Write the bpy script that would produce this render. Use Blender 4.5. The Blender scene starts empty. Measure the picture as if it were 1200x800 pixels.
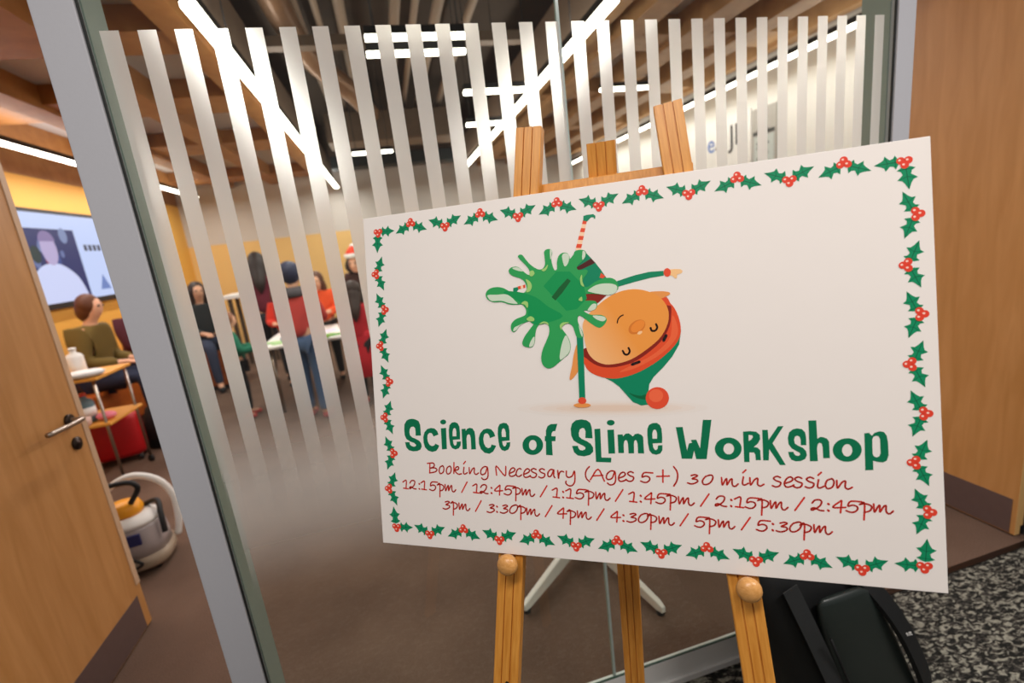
import bpy, bmesh, math, random
from mathutils import Vector, Matrix
from mathutils.geometry import tessellate_polygon
random.seed(7)
S = bpy.context.scene
COL = S.collection
PI = math.pi

# ---------------------------------------------------------------- camera, light, exposure
cam_d = bpy.data.cameras.new('camera'); cam = bpy.data.objects.new('camera', cam_d); COL.objects.link(cam)
cam_d.sensor_width = 36.0; cam_d.sensor_fit = 'HORIZONTAL'; cam_d.lens = 36.0*560/1200
cam_d.clip_start = 0.02; cam_d.clip_end = 100
cam_d.dof.use_dof = True; cam_d.dof.focus_distance = 0.82; cam_d.dof.aperture_fstop = 2.8
CAMR = Matrix(((0.96133285, 0.16621859, -0.21956898),
               (-0.24888928, 0.18314834, -0.95105773),
               (-0.11786978, 0.9689314, 0.21743654)))
cam.matrix_world = Matrix.Translation((0, 0, 1.55)) @ CAMR.to_4x4()
S.camera = cam
S.view_settings.view_transform = 'Standard'; S.view_settings.look = 'None'
S.view_settings.gamma = 1.0; S.view_settings.use_curve_mapping = False
S.view_settings.exposure = 0.0
S.cycles.max_bounces = 10; S.cycles.transparent_max_bounces = 24; S.cycles.sample_clamp_indirect = 4.0
W = bpy.data.worlds.new('world'); S.world = W; W.use_nodes = True
W.node_tree.nodes['Background'].inputs[0].default_value = (1.0, 0.95, 0.91, 1)
W.node_tree.nodes['Background'].inputs[1].default_value = 0.22

def area_light(name, loc, sx, sy, power, color=(1, .945, .90), rot=(0, 0, 0)):
    l = bpy.data.lights.new(name, 'AREA'); l.shape = 'RECTANGLE'; l.size = sx; l.size_y = sy
    l.energy = power; l.color = color
    o = bpy.data.objects.new(name, l); COL.objects.link(o); o.location = loc; o.rotation_euler = rot
    return o
# corridor ceiling luminaires (above and behind the viewer)
area_light('corridor_ceiling_lamp', (-0.35, -0.35, 2.85), 1.2, 0.3, 35)
area_light('corridor_ceiling_lamp', (1.7, -0.3, 2.85), 1.2, 0.3, 42)

# ---------------------------------------------------------------- colour and materials
def lin(c):
    return tuple((x/255/12.92 if x/255 <= .04045 else ((x/255+.055)/1.055)**2.4) for x in c)
def newmat(name):
    m = bpy.data.materials.new(name); m.use_nodes = True
    return m, m.node_tree, m.node_tree.nodes['Principled BSDF']
def setc(p, c, rough=.6, metal=0., spec=.5):
    p.inputs['Base Color'].default_value = (*lin(c), 1); p.inputs['Roughness'].default_value = rough
    p.inputs['Metallic'].default_value = metal; p.inputs['Specular IOR Level'].default_value = spec
_mc = {}
def flat(c, rough=.6, metal=0., spec=.5, var=.06, scale=30.):
    key = (c, rough, metal, spec, var, scale)
    if key in _mc: return _mc[key]
    m, nt, p = newmat('surface_%d' % len(_mc)); setc(p, c, rough, metal, spec)
    n = nt.nodes.new('ShaderNodeTexNoise'); n.inputs['Scale'].default_value = scale; n.inputs['Detail'].default_value = 3
    tc = nt.nodes.new('ShaderNodeTexCoord'); nt.links.new(tc.outputs['Object'], n.inputs['Vector'])
    mr = nt.nodes.new('ShaderNodeMapRange'); mr.inputs[3].default_value = 1-var; mr.inputs[4].default_value = 1+var
    nt.links.new(n.outputs[0], mr.inputs[0])
    mx = nt.nodes.new('ShaderNodeVectorMath'); mx.operation = 'SCALE'; mx.inputs[0].default_value = lin(c)
    nt.links.new(mr.outputs[0], mx.inputs['Scale']); nt.links.new(mx.outputs[0], p.inputs['Base Color'])
    _mc[key] = m; return m
def emis(c, s, base=(240, 240, 240)):
    key = ('e', c, s, base)
    if key in _mc: return _mc[key]
    m, nt, p = newmat('glow_%d' % len(_mc)); setc(p, base)
    p.inputs['Emission Color'].default_value = (*lin(c), 1); p.inputs['Emission Strength'].default_value = s
    _mc[key] = m; return m
def wood(name, c1, c2, scale=(1, 1, 12), rough=.45, bump=.02, wear=0.):
    m, nt, p = newmat(name); p.inputs['Roughness'].default_value = rough
    tc = nt.nodes.new('ShaderNodeTexCoord'); mp = nt.nodes.new('ShaderNodeMapping')
    nt.links.new(tc.outputs['Object'], mp.inputs[0]); mp.inputs['Scale'].default_value = scale
    n = nt.nodes.new('ShaderNodeTexNoise'); n.inputs['Scale'].default_value = 3.; n.inputs['Detail'].default_value = 6
    n.inputs['Distortion'].default_value = .6
    nt.links.new(mp.outputs[0], n.inputs['Vector'])
    r = nt.nodes.new('ShaderNodeValToRGB'); r.color_ramp.elements[0].color = (*lin(c1), 1); r.color_ramp.elements[1].color = (*lin(c2), 1)
    r.color_ramp.elements[0].position = .3; r.color_ramp.elements[1].position = .72
    nt.links.new(n.outputs[0], r.inputs[0]); nt.links.new(r.outputs[0], p.inputs['Base Color'])
    b = nt.nodes.new('ShaderNodeBump'); b.inputs['Strength'].default_value = bump*5; b.inputs['Distance'].default_value = .002
    nt.links.new(n.outputs[0], b.inputs['Height']); nt.links.new(b.outputs[0], p.inputs['Normal'])
    return m
M = {}
M['easel'] = wood('easel_wood', (198, 126, 42), (224, 156, 68), (60, 60, 5), .4)
M['knob'] = wood('knob_wood', (192, 134, 68), (214, 158, 94), (60, 25, 90), .35)
M['door'] = wood('veneer', (186, 131, 72), (204, 149, 92), (7, 7, .8), .42)
M['ceilwood'] = wood('ceiling_wood', (160, 120, 76), (184, 144, 98), (2, 2, 2), .5)
M['ceilorange'] = wood('ceiling_orange_wood', (148, 96, 46), (170, 118, 64), (2, 2, 2), .5)
M['bench'] = wood('bench_wood', (176, 84, 26), (196, 104, 36), (2, 2, 5), .5)
M['yellowwall'] = flat((234, 176, 76), .6, var=.03, scale=3)
M['paleyellow'] = flat((232, 192, 122), .6, var=.03, scale=3)
M['post'] = flat((184, 184, 190), .45, 0, .4, var=.03, scale=200)
M['rail'] = flat((232, 232, 230), .4, var=.03)
M['reveal'] = flat((142, 154, 146), .5, var=.05)
M['gasket'] = flat((22, 26, 24), .7)
M['white'] = flat((236, 234, 230), .6, var=.02)
M['greywall'] = flat((206, 200, 194), .7, var=.03, scale=4)
M['acoustic'] = flat((186, 178, 172), .8, var=.12, scale=60)
M['darkceil'] = flat((82, 68, 56), .9, var=.2, scale=5)
M['duct'] = flat((116, 98, 82), .5, .3, var=.15, scale=8)
M['pipe'] = flat((176, 156, 136), .5, var=.1)
M['black'] = flat((20, 20, 22), .55, var=.1)
M['metal'] = flat((170, 160, 150), .3, 1., var=.04)
M['kick'] = flat((128, 108, 104), .42, .6, var=.06)
M['darkmetal'] = flat((58, 46, 40), .4, .8)
M['edge'] = flat((206, 172, 140), .5)
M['tube'] = emis((255, 242, 226), 9.0)

def carpet_room():
    m, nt, p = newmat('room_carpet'); p.inputs['Roughness'].default_value = .95; p.inputs['Specular IOR Level'].default_value = .1
    tc = nt.nodes.new('ShaderNodeTexCoord')
    n = nt.nodes.new('ShaderNodeTexNoise'); n.inputs['Scale'].default_value = 260; n.inputs['Detail'].default_value = 4
    n2 = nt.nodes.new('ShaderNodeTexNoise'); n2.inputs['Scale'].default_value = 2.2; n2.inputs['Detail'].default_value = 3
    for q in (n, n2): nt.links.new(tc.outputs['Object'], q.inputs['Vector'])
    r = nt.nodes.new('ShaderNodeValToRGB'); r.color_ramp.elements[0].color = (*lin((82, 63, 53)), 1); r.color_ramp.elements[1].color = (*lin((124, 101, 87)), 1)
    r.color_ramp.elements[0].position = .3; r.color_ramp.elements[1].position = .7
    a = nt.nodes.new('ShaderNodeMath'); a.operation = 'MULTIPLY_ADD'; a.inputs[1].default_value = .6; nt.links.new(n.outputs[0], a.inputs[0])
    b = nt.nodes.new('ShaderNodeMath'); b.operation = 'MULTIPLY'; b.inputs[1].default_value = .4; nt.links.new(n2.outputs[0], b.inputs[0]); nt.links.new(b.outputs[0], a.inputs[2])
    nt.links.new(a.outputs[0], r.inputs[0]); nt.links.new(r.outputs[0], p.inputs['Base Color'])
    bp = nt.nodes.new('ShaderNodeBump'); bp.inputs['Strength'].default_value = .4; bp.inputs['Distance'].default_value = .003
    nt.links.new(n.outputs[0], bp.inputs['Height']); nt.links.new(bp.outputs[0], p.inputs['Normal'])
    return m
def carpet_corridor():
    m, nt, p = newmat('corridor_loop_carpet'); p.inputs['Roughness'].default_value = .95; p.inputs['Specular IOR Level'].default_value = .1
    tc = nt.nodes.new('ShaderNodeTexCoord')
    mp = nt.nodes.new('ShaderNodeMapping'); mp.inputs['Rotation'].default_value = (0, 0, .5); mp.inputs['Scale'].default_value = (1, 1.9, 1)
    nt.links.new(tc.outputs['Object'], mp.inputs[0])
    n = nt.nodes.new('ShaderNodeTexNoise'); n.inputs['Scale'].default_value = 37; n.inputs['Detail'].default_value = 2.5; n.inputs['Distortion'].default_value = .9
    v = nt.nodes.new('ShaderNodeTexVoronoi'); v.inputs['Scale'].default_value = 85
    for q in (n, v): nt.links.new(mp.outputs[0], q.inputs['Vector'])
    r = nt.nodes.new('ShaderNodeValToRGB')
    r.color_ramp.elements[0].color = (*lin((42, 42, 40)), 1); r.color_ramp.elements[0].position = .43
    r.color_ramp.elements[1].color = (*lin((164, 162, 148)), 1); r.color_ramp.elements[1].position = .62
    e = r.color_ramp.elements.new(.52); e.color = (*lin((84, 80, 75)), 1)
    nt.links.new(n.outputs[0], r.inputs[0])
    mx = nt.nodes.new('ShaderNodeMix'); mx.data_type = 'RGBA'; mx.blend_type = 'MULTIPLY'; mx.inputs[0].default_value = .5
    nt.links.new(r.outputs[0], mx.inputs[6])
    vr = nt.nodes.new('ShaderNodeMapRange'); vr.inputs[1].default_value = 0; vr.inputs[2].default_value = .8; vr.inputs[3].default_value = 1.2; vr.inputs[4].default_value = .35
    nt.links.new(v.outputs['Distance'], vr.inputs[0]); nt.links.new(vr.outputs[0], mx.inputs[7])
    nt.links.new(mx.outputs[2], p.inputs['Base Color'])
    bp = nt.nodes.new('ShaderNodeBump'); bp.inputs['Strength'].default_value = .8; bp.inputs['Distance'].default_value = .006
    nt.links.new(n.outputs[0], bp.inputs['Height']); nt.links.new(bp.outputs[0], p.inputs['Normal'])
    return m
def glass_mat():
    m, nt, p = newmat('clear_glass'); nt.nodes.remove(p)
    out = nt.nodes['Material Output']
    tr = nt.nodes.new('ShaderNodeBsdfTransparent'); tr.inputs[0].default_value = (.95, .983, .962, 1)
    gl = nt.nodes.new('ShaderNodeBsdfGlossy'); gl.inputs['Roughness'].default_value = .01
    fr = nt.nodes.new('ShaderNodeFresnel'); fr.inputs['IOR'].default_value = 1.5
    mx = nt.nodes.new('ShaderNodeMixShader')
    ge = nt.nodes.new('ShaderNodeNewGeometry'); iv = nt.nodes.new('ShaderNodeMath'); iv.operation = 'SUBTRACT'; iv.inputs[0].default_value = 1.0
    mu = nt.nodes.new('ShaderNodeMath'); mu.operation = 'MULTIPLY'    # only the two outer faces of the pane mirror
    nt.links.new(ge.outputs['Backfacing'], iv.inputs[1]); nt.links.new(iv.outputs[0], mu.inputs[0]); nt.links.new(fr.outputs[0], mu.inputs[1])
    nt.links.new(mu.outputs[0], mx.inputs[0]); nt.links.new(tr.outputs[0], mx.inputs[1]); nt.links.new(gl.outputs[0], mx.inputs[2])
    nt.links.new(mx.outputs[0], out.inputs[0])
    return m
def frost_mat():
    # white translucent vinyl whose printed tint thins out towards its lower end
    m, nt, p = newmat('frosted_vinyl'); nt.nodes.remove(p)
    out = nt.nodes['Material Output']
    df = nt.nodes.new('ShaderNodeBsdfDiffuse'); df.inputs[0].default_value = (*lin((236, 232, 228)), 1)
    tl = nt.nodes.new('ShaderNodeBsdfTranslucent'); tl.inputs[0].default_value = (*lin((250, 248, 246)), 1)
    a = nt.nodes.new('ShaderNodeMixShader'); a.inputs[0].default_value = .62
    rf = nt.nodes.new('ShaderNodeBsdfRefraction'); rf.inputs['Color'].default_value = (*lin((250, 248, 246)), 1); rf.inputs['IOR'].default_value = 1.25; rf.inputs['Roughness'].default_value = .55
    tt = nt.nodes.new('ShaderNodeMixShader'); tt.inputs[0].default_value = .5
    nt.links.new(tl.outputs[0], tt.inputs[1]); nt.links.new(rf.outputs[0], tt.inputs[2])
    nt.links.new(df.outputs[0], a.inputs[1]); nt.links.new(tt.outputs[0], a.inputs[2])
    tr = nt.nodes.new('ShaderNodeBsdfTransparent')
    tc = nt.nodes.new('ShaderNodeTexCoord'); sx = nt.nodes.new('ShaderNodeSeparateXYZ')
    nt.links.new(tc.outputs['Object'], sx.inputs[0])
    mr = nt.nodes.new('ShaderNodeMapRange'); mr.interpolation_type = 'SMOOTHSTEP'
    mr.inputs[1].default_value = .90; mr.inputs[2].default_value = 1.34; mr.inputs[3].default_value = 0.; mr.inputs[4].default_value = .995
    nt.links.new(sx.outputs['Z'], mr.inputs[0])
    b = nt.nodes.new('ShaderNodeMixShader'); nt.links.new(mr.outputs[0], b.inputs[0])
    nt.links.new(tr.outputs[0], b.inputs[1]); nt.links.new(a.outputs[0], b.inputs[2]); nt.links.new(b.outputs[0], out.inputs[0])
    return m
def haze_mat():
    # faint frosting between the stripes: thin, strongest in a band above the stripes' lower ends
    m, nt, p = newmat('frosted_gap_film'); nt.nodes.remove(p)
    out = nt.nodes['Material Output']
    df = nt.nodes.new('ShaderNodeBsdfDiffuse'); df.inputs[0].default_value = (*lin((236, 230, 224)), 1)
    tr = nt.nodes.new('ShaderNodeBsdfTransparent')
    tc = nt.nodes.new('ShaderNodeTexCoord'); sx = nt.nodes.new('ShaderNodeSeparateXYZ'); nt.links.new(tc.outputs['Object'], sx.inputs[0])
    r = nt.nodes.new('ShaderNodeMapRange'); r.inputs[1].default_value = .70; r.inputs[2].default_value = 1.25; nt.links.new(sx.outputs['Z'], r.inputs[0])
    cr = nt.nodes.new('ShaderNodeValToRGB'); cr.color_ramp.interpolation = 'EASE'
    cr.color_ramp.elements[0].color = (0, 0, 0, 1); cr.color_ramp.elements[0].position = 0
    cr.color_ramp.elements[1].color = (0, 0, 0, 1); cr.color_ramp.elements[1].position = 1
    e = cr.color_ramp.elements.new(.55); e.color = (.52, .52, .52, 1)
    nt.links.new(r.outputs[0], cr.inputs[0])
    b = nt.nodes.new('ShaderNodeMixShader'); nt.links.new(cr.outputs[0], b.inputs[0])
    nt.links.new(tr.outputs[0], b.inputs[1]); nt.links.new(df.outputs[0], b.inputs[2]); nt.links.new(b.outputs[0], out.inputs[0])
    return m
M['roomcarpet'] = carpet_room(); M['corrcarpet'] = carpet_corridor(); M['glass'] = glass_mat(); M['frost'] = frost_mat(); M['haze'] = haze_mat()

# ---------------------------------------------------------------- mesh helpers
class MB:
    """collects geometry for ONE mesh object, with several materials"""
    def __init__(s): s.v = []; s.f = []; s.mi = []; s.mats = []; s.sm = []
    def mat(s, m):
        if m not in s.mats: s.mats.append(m)
        return s.mats.index(m)
    def add(s, vs, fs, m, smooth=False):
        b = len(s.v); k = s.mat(m); s.v += [tuple(v) for v in vs]
        for f in fs: s.f.append([i+b for i in f]); s.mi.append(k); s.sm.append(smooth)
        return s
    def box(s, a, b, m):
        (x0, y0, z0), (x1, y1, z1) = a, b
        vs = [(x0, y0, z0), (x1, y0, z0), (x1, y1, z0), (x0, y1, z0), (x0, y0, z1), (x1, y0, z1), (x1, y1, z1), (x0, y1, z1)]
        return s.add(vs, [(0, 3, 2, 1), (4, 5, 6, 7), (0, 1, 5, 4), (1, 2, 6, 5), (2, 3, 7, 6), (3, 0, 4, 7)], m)
    def tube(s, pts, rad, m, n=10, caps=True, closed=False):
        pts = [Vector(p) for p in pts]; N = len(pts); rs = rad if isinstance(rad, (list, tuple)) else [rad]*N
        vs = []; u = None
        for i, p in enumerate(pts):
            if closed: t = pts[(i+1) % N]-pts[i-1]
            else: t = pts[min(i+1, N-1)]-pts[max(i-1, 0)]
            t.normalize()
            if u is None:
                u = t.orthogonal().normalized()
            u = (u-t*u.dot(t)).normalized(); w = t.cross(u)
            for k in range(n):
                a = 2*PI*k/n; vs.append(p+(u*math.cos(a)+w*math.sin(a))*rs[i])
        fs = []
        for i in range(N if closed else N-1):
            j = (i+1) % N
            for k in range(n): fs.append((i*n+k, i*n+(k+1) % n, j*n+(k+1) % n, j*n+k))
        if caps and not closed: fs.append(tuple(range(n-1, -1, -1))); fs.append(tuple((N-1)*n+k for k in range(n)))
        return s.add(vs, fs, m, True)
    def lathe(s, prof, m, c=(0, 0, 0), n=28, sx=1., sy=1.):
        vs = []; fs = []
        for r, z in prof:
            for k in range(n):
                a = 2*PI*k/n; vs.append((c[0]+r*math.cos(a)*sx, c[1]+r*math.sin(a)*sy, c[2]+z))
        for i in range(len(prof)-1):
            for k in range(n): fs.append((i*n+k, i*n+(k+1) % n, (i+1)*n+(k+1) % n, (i+1)*n+k))
        fs.append(tuple(range(n-1, -1, -1))); fs.append(tuple((len(prof)-1)*n+k for k in range(n)))
        return s.add(vs, fs, m, True)
    def ball(s, c, r, m, n=16, sc=(1, 1, 1)):
        pr = [(max(r*math.sin(PI*i/10), 1e-4), -r*math.cos(PI*i/10)) for i in range(11)]
        vs = []; fs = []
        for q, z in pr:
            for k in range(n):
                a = 2*PI*k/n; vs.append((c[0]+q*math.cos(a)*sc[0], c[1]+q*math.sin(a)*sc[1], c[2]+z*sc[2]))
        for i in range(10):
            for k in range(n): fs.append((i*n+k, i*n+(k+1) % n, (i+1)*n+(k+1) % n, (i+1)*n+k))
        return s.add(vs, fs, m, True)
    def poly(s, loops, z, m, tf=None):
        """flat filled outline (with holes) facing +z of its own plane"""
        L = [[Vector((p[0], p[1], 0)) for p in l] for l in loops]
        tris = tessellate_polygon(L); vs = [v for l in L for v in l]; fs = []
        for t in tris:
            a, b, c = (vs[i] for i in t)
            fs.append(t if (b-a).cross(c-a).z > 0 else (t[0], t[2], t[1]))
        out = [Vector((v.x, v.y, z)) for v in vs]
        if tf: out = [tf(v) for v in out]
        return s.add(out, fs, m)
    def prism(s, poly, h0, h1, m, tf=None):
        L = [Vector((p[0], p[1], 0)) for p in poly]; n = len(L)
        area = sum(L[i].x*L[(i+1) % n].y-L[(i+1) % n].x*L[i].y for i in range(n))
        if area < 0: L.reverse()
        tris = tessellate_polygon([L]); vs = [Vector((v.x, v.y, h0)) for v in L]+[Vector((v.x, v.y, h1)) for v in L]; fs = []
        for t in tris:
            a, b, c = (L[i] for i in t)
            t = t if (b-a).cross(c-a).z > 0 else (t[0], t[2], t[1])
            fs.append(tuple(i+n for i in t)); fs.append((t[2], t[1], t[0]))
        for i in range(n): j = (i+1) % n; fs.append((i, j, j+n, i+n))
        if tf: vs = [tf(v) for v in vs]
        return s.add(vs, fs, m)
    def build(s, name, parent=None, bevel=0, origin=None):
        me = bpy.data.meshes.new(name)
        vs = s.v
        if origin: vs = [(v[0]-origin[0], v[1]-origin[1], v[2]-origin[2]) for v in vs]
        me.from_pydata(vs, [], s.f)
        for m in s.mats: me.materials.append(m)
        for p, k, q in zip(me.polygons, s.mi, s.sm): p.material_index = k; p.use_smooth = q
        me.update()
        o = bpy.data.objects.new(name, me); COL.objects.link(o)
        if origin: o.location = origin
        if parent: o.parent = parent
        if bevel:
            b = o.modifiers.new('bevel', 'BEVEL'); b.width = bevel; b.segments = 2; b.limit_method = 'ANGLE'
        return o
def tag(o, label=None, cat=None, group=None, kind=None):
    if label: o['label'] = label
    if cat: o['category'] = cat
    if group: o['group'] = group
    if kind: o['kind'] = kind
    return o
def empty(name, loc, rz=0, label=None, cat=None, group=None):
    o = bpy.data.objects.new(name, None); COL.objects.link(o); o.location = loc; o.rotation_euler = (0, 0, rz); o.empty_display_size = .1
    return tag(o, label, cat, group)
def structure(o): o['kind'] = 'structure'; return o
def spline(P, n=5, closed=False):
    P = [Vector(p) for p in P]; N = len(P); out = []
    for i in range(N if closed else N-1):
        p1, p2 = P[i], P[(i+1) % N]
        p0 = P[i-1] if (closed or i > 0) else p1*2-p2
        p3 = P[(i+2) % N] if (closed or i+2 < N) else p2*2-p1
        for k in range(n):
            t = k/n
            out.append(.5*((2*p1)+(-p0+p2)*t+(2*p0-5*p1+4*p2-p3)*t*t+(-p0+3*p1-3*p2+p3)*t**3))
    if not closed: out.append(P[-1])
    return out

# ---------------------------------------------------------------- the setting
GY = 1.206            # plane of the glass partition
XL, XR, YB = -3.45, 4.05, 10.0
structure(MB().box((-3.6, GY+.03, -.06), (4.3, YB+.1, 0), M['roomcarpet']).build('floor'))
structure(MB().box((-3.6, -2.6, -.06), (4.6, GY+.03, 0), M['corrcarpet']).build('floor'))
structure(MB().box((XL-.1, 2.0, 0), (XL, YB, 2.72), M['yellowwall']).box((XL-.1, 2.0, 2.72), (XL, YB, 3.9), M['ceilorange']).build('wall_left'))
structure(MB().box((XR, 1.5, 0), (XR+.1, YB, 3.0), M['white']).box((XR, 1.5, 3.0), (XR+.1, YB, 3.9), M['greywall']).build('wall_right'))
structure(MB().box((XL, YB, 0), (XR, YB+.1, 2.0), M['paleyellow']).box((XL, YB, 2.0), (XR, YB+.1, 3.15), M['greywall'])
          .box((XL, YB, 3.15), (XR, YB+.1, 3.9), M['duct']).build('wall_back'))
tag(MB().box((XL, YB-.05, 3.12), (XR, YB, 3.26), M['ceilwood']).build('trim_1'), kind='structure')
structure(MB().box((-3.6, GY, 3.9), (4.3, YB+.1, 4.0), M['darkceil']).build('ceiling'))
# header over the partition and doorways
structure(MB().box((-3.6, GY-.01, 2.45), (4.4, GY+.11, 3.9), M['greywall']).build('wall_front'))
# coffered side bays: wood beams with pale acoustic panels above
def bay(x0, x1, beams_x, beams_y, wm, nm):
    b = MB().box((x0, GY+.12, 3.14), (x1, YB, 3.18), M['acoustic']).build('ceiling'); structure(b)
    for x, w in beams_x:
        MB().box((x-w/2, GY+.12, 2.95), (x+w/2, YB-.05, 3.139), wm).build('wood_beam', b)
    for y, w in beams_y:
        MB().box((x0+.001, y-w/2, 2.99), (x1-.001, y+w/2, 3.138), wm).build('wood_crossbeam', b)
bay(1.665, XR, [(1.76, .16), (2.12, .20), (2.72, .22), (3.30, .20), (3.82, .1)], [(2.55, .2), (4.05, .34), (5.5, .22), (7.2, .25), (9.4, .3)], M['ceilwood'], 'right')
bay(XL, -.805, [(-.98, .16), (-1.75, .2), (-2.55, .2), (-3.25, .2)], [(2.7, .5), (3.8, .36), (5.15, .5), (6.9, .55), (9.3, .5)], M['ceilorange'], 'left')

# glass partition: window_1 with posts, rail, two panes and printed stripes
win = empty('window_1', (0.5, GY, 0)); win['kind'] = 'structure'
def P(o):
    o.parent = win; o.matrix_parent_inverse = Matrix.Translation((-.5, -GY, 0)); return o
PX0, PX1 = -.497, 1.518
def post(x0, x1, reveal_side):
    b = MB().box((x0, GY-.012, 0), (x1, GY+.10, 2.45), M['post'])
    P(b.build('frame_post', bevel=.002))
post(-.572, PX0, 1); post(PX1, 1.582, -1)
for x0, x1, nm in ((PX0, PX0+.004, 'l'), (PX1-.004, PX1, 'r')):
    P(MB().box((x0, GY-.006, .1), (x1, GY-.001, 2.45), M['gasket']).build('gasket'))
for x0, x1 in ((PX0, PX0+.003), (PX1-.003, PX1)):
    P(MB().box((x0, GY+.012, .1), (x1, GY+.101, 2.45), M['reveal']).build('post_reveal'))
P(MB().box((PX0, GY-.006, 0), (PX1, GY+.012, .104), M['rail']).build('bottom_rail', bevel=.002))
P(MB().box((PX0, GY-.016, 0), (PX1, GY-.0065, .022), M['rail']).build('rail_foot', bevel=.001))
JX = .487
for x0, x1 in ((PX0+.004, JX-.004), (JX+.004, PX1-.004)):
    P(MB().box((x0, GY, .1045), (x1, GY+.010, 2.45), M['glass']).build('glass_pane'))
M['glassedge'] = flat((172, 186, 180), .15)
P(MB().box((JX-.0038, GY+.0002, .105), (JX+.0038, GY+.0098, 2.45), M['glassedge']).build('glass_joint'))
P(MB().box((PX0+.004, GY-.0062, .1045), (PX1-.004, GY-.0006, .1085), flat((46, 74, 62), .3)).build('glass_seal'))
for k in range(30):
    x = -.472+k*.0661
    if x+.033 > PX1: break
    P(MB().add([(x, GY-.0012, .9), (x+.0335, GY-.0012, .9), (x+.0335, GY-.0012, 2.032), (x, GY-.0012, 2.032)], [(0, 1, 2, 3)], M['frost']).build('frosted_stripe'))
P(MB().add([(-.468, GY-.0006, .7), (PX1-.005, GY-.0006, .7), (PX1-.005, GY-.0006, 1.25), (-.468, GY-.0006, 1.25)], [(0, 1, 2, 3)], M['haze']).build('frosted_haze'))

# left doorway: door opened at a right angle into the room
d1 = empty('door_1', (-1.36, 1.32, 0)); d1['kind'] = 'structure'
def D1(o, par=None):
    o.parent = par or d1
    if not par: o.matrix_parent_inverse = Matrix.Translation((1.36, -1.32, 0))
    return o
D1(MB().box((-1.385, 1.32, .008), (-1.34, 2.30, 2.12), M['door']).build('leaf', bevel=.0015))
D1(MB().box((-1.3399, 1.34, .012), (-1.3385, 2.255, .175), M['kick']).build('kick_plate'))
D1(MB().box((-1.3399, 2.27, .215), (-1.337, 2.301, 2.12), M['edge']).build('edge_strip'))
lv = D1(MB().lathe([(.026, 0), (.026, .009), (.022, .011)], M['darkmetal'], n=24).build('handle_rose'))
lv.rotation_euler = (0, PI/2, 0); lv.location = (-1.3399+1.36-1.36, 2.203, 1.036)
D1(MB().tube(spline([(-1.338, 2.203, 1.036), (-1.30, 2.203, 1.036), (-1.287, 2.19, 1.036), (-1.283, 2.13, 1.038), (-1.285, 1.99, 1.044)], 5), .0095, M['metal'], 12).build('handle_lever'))
lk = D1(MB().lathe([(.026, 0), (.026, .009), (.008, .010), (.008, .013)], M['darkmetal'], n=24).build('lock_escutcheon'))
lk.rotation_euler = (0, PI/2, 0); lk.location = (-1.3399, 2.203, .938)
structure(MB().box((-1.56, GY-.012, 0), (-1.40, GY+.10, 2.45), M['post']).build('trim_2', bevel=.002))
# right doorway
d2 = empty('door_2', (2.46, 1.29, 0)); d2['kind'] = 'structure'
def D2(o):
    o.parent = d2; o.matrix_parent_inverse = Matrix.Translation((-2.46, -1.29, 0)); return o
D2(MB().box((2.44, 1.292, .008), (2.484, 2.06, 2.45), M['door']).build('leaf', bevel=.0015))
D2(MB().box((2.4385, 1.31, .012), (2.4399, 2.04, .175), M['kick']).build('kick_plate'))
D2(MB().box((2.4405, 1.2905, .009), (2.4835, 1.2919, 2.44), flat((226, 180, 116), .5)).build('edge_strip'))
D2(MB().box((2.466, 1.285, .27), (2.50, 1.2904, .37), M['darkmetal']).tube([(2.492, 1.284, .27), (2.492, 1.284, .37)], .007, M['darkmetal']).build('hinge'))
D2(MB().box((2.468, 1.286, .01), (2.482, 1.2904, .05), M['black']).build('floor_pivot'))
structure(MB().box((2.49, GY-.012, 0), (2.58, GY+.10, 2.45), flat((52, 50, 50), .5)).build('trim_3', bevel=.002))
structure(MB().box((2.58, GY-.01, 0), (4.6, GY+.10, 2.45), M['door']).build('wall_corridor'))
structure(MB().box((1.582, GY+.028, 0), (2.49, GY+.052, .004), M['darkmetal']).build('trim_4'))

# ---------------------------------------------------------------- light fittings and services under the ceiling
def linear_light(label, x0, y0, x1, y1, z, w=.06, power=30, group=None, rod=.385):
    cx, cy = (x0+x1)/2, (y0+y1)/2; L = math.hypot(x1-x0, y1-y0); rz = math.atan2(y1-y0, x1-x0)
    t = empty('linear_light', (cx, cy, z), rz, label, 'light', group)
    MB().box((-L/2, -w/2-.004, .026), (L/2, w/2+.004, .07), M['black']).build('housing', t)
    MB().box((-L/2+.002, -w/2, 0), (L/2-.002, w/2, .0258), M['tube']).build('diffuser', t)
    for s in (-1, 1): MB().tube([(s*L*.4, 0, .07), (s*L*.4, 0, rod)], .004, M['black'], 6).build('suspension_rod', t)
    if power:
        a = area_light('linear_light_lamp', (0, 0, -.006), L, w, power, (1, .935, .905)); a.parent = t
        a = area_light('added_ceiling_fill', (0, 0, .072), L, w, power*.24, (1, .935, .905), (PI, 0, 0)); a.parent = t  # added upward fill, put in to brighten the beams and panels overhead
linear_light('long white strip light slanting down the left glass between the orange bay and dark ceiling', -.70, 2.77, -.70, 9.7, 2.75,   .07, 70, rod=1.149)
linear_light('long white strip light running back beside the easel top, right of the glass joint', 1.46, 2.77, 1.53, 9.2, 2.75,   .07, 70, rod=1.149)
linear_light('long white strip light along the white right wall', 3.62, 1.6, 3.78, 9.4, 2.75, .05, 30)
linear_light('long white strip light close to the yellow left wall above the screen', -2.88, 2.6, -2.90, 9.3, 2.75, .052, 70)
linear_light('nearer bar of the double crosswise strip light', .08, 3.2, .70, 3.2, 2.75, .04, 0, rod=1.149)
linear_light('farther bar of the double crosswise strip light', .08, 3.45, .72, 3.45, 2.75, .04, 0, rod=1.149)
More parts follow.
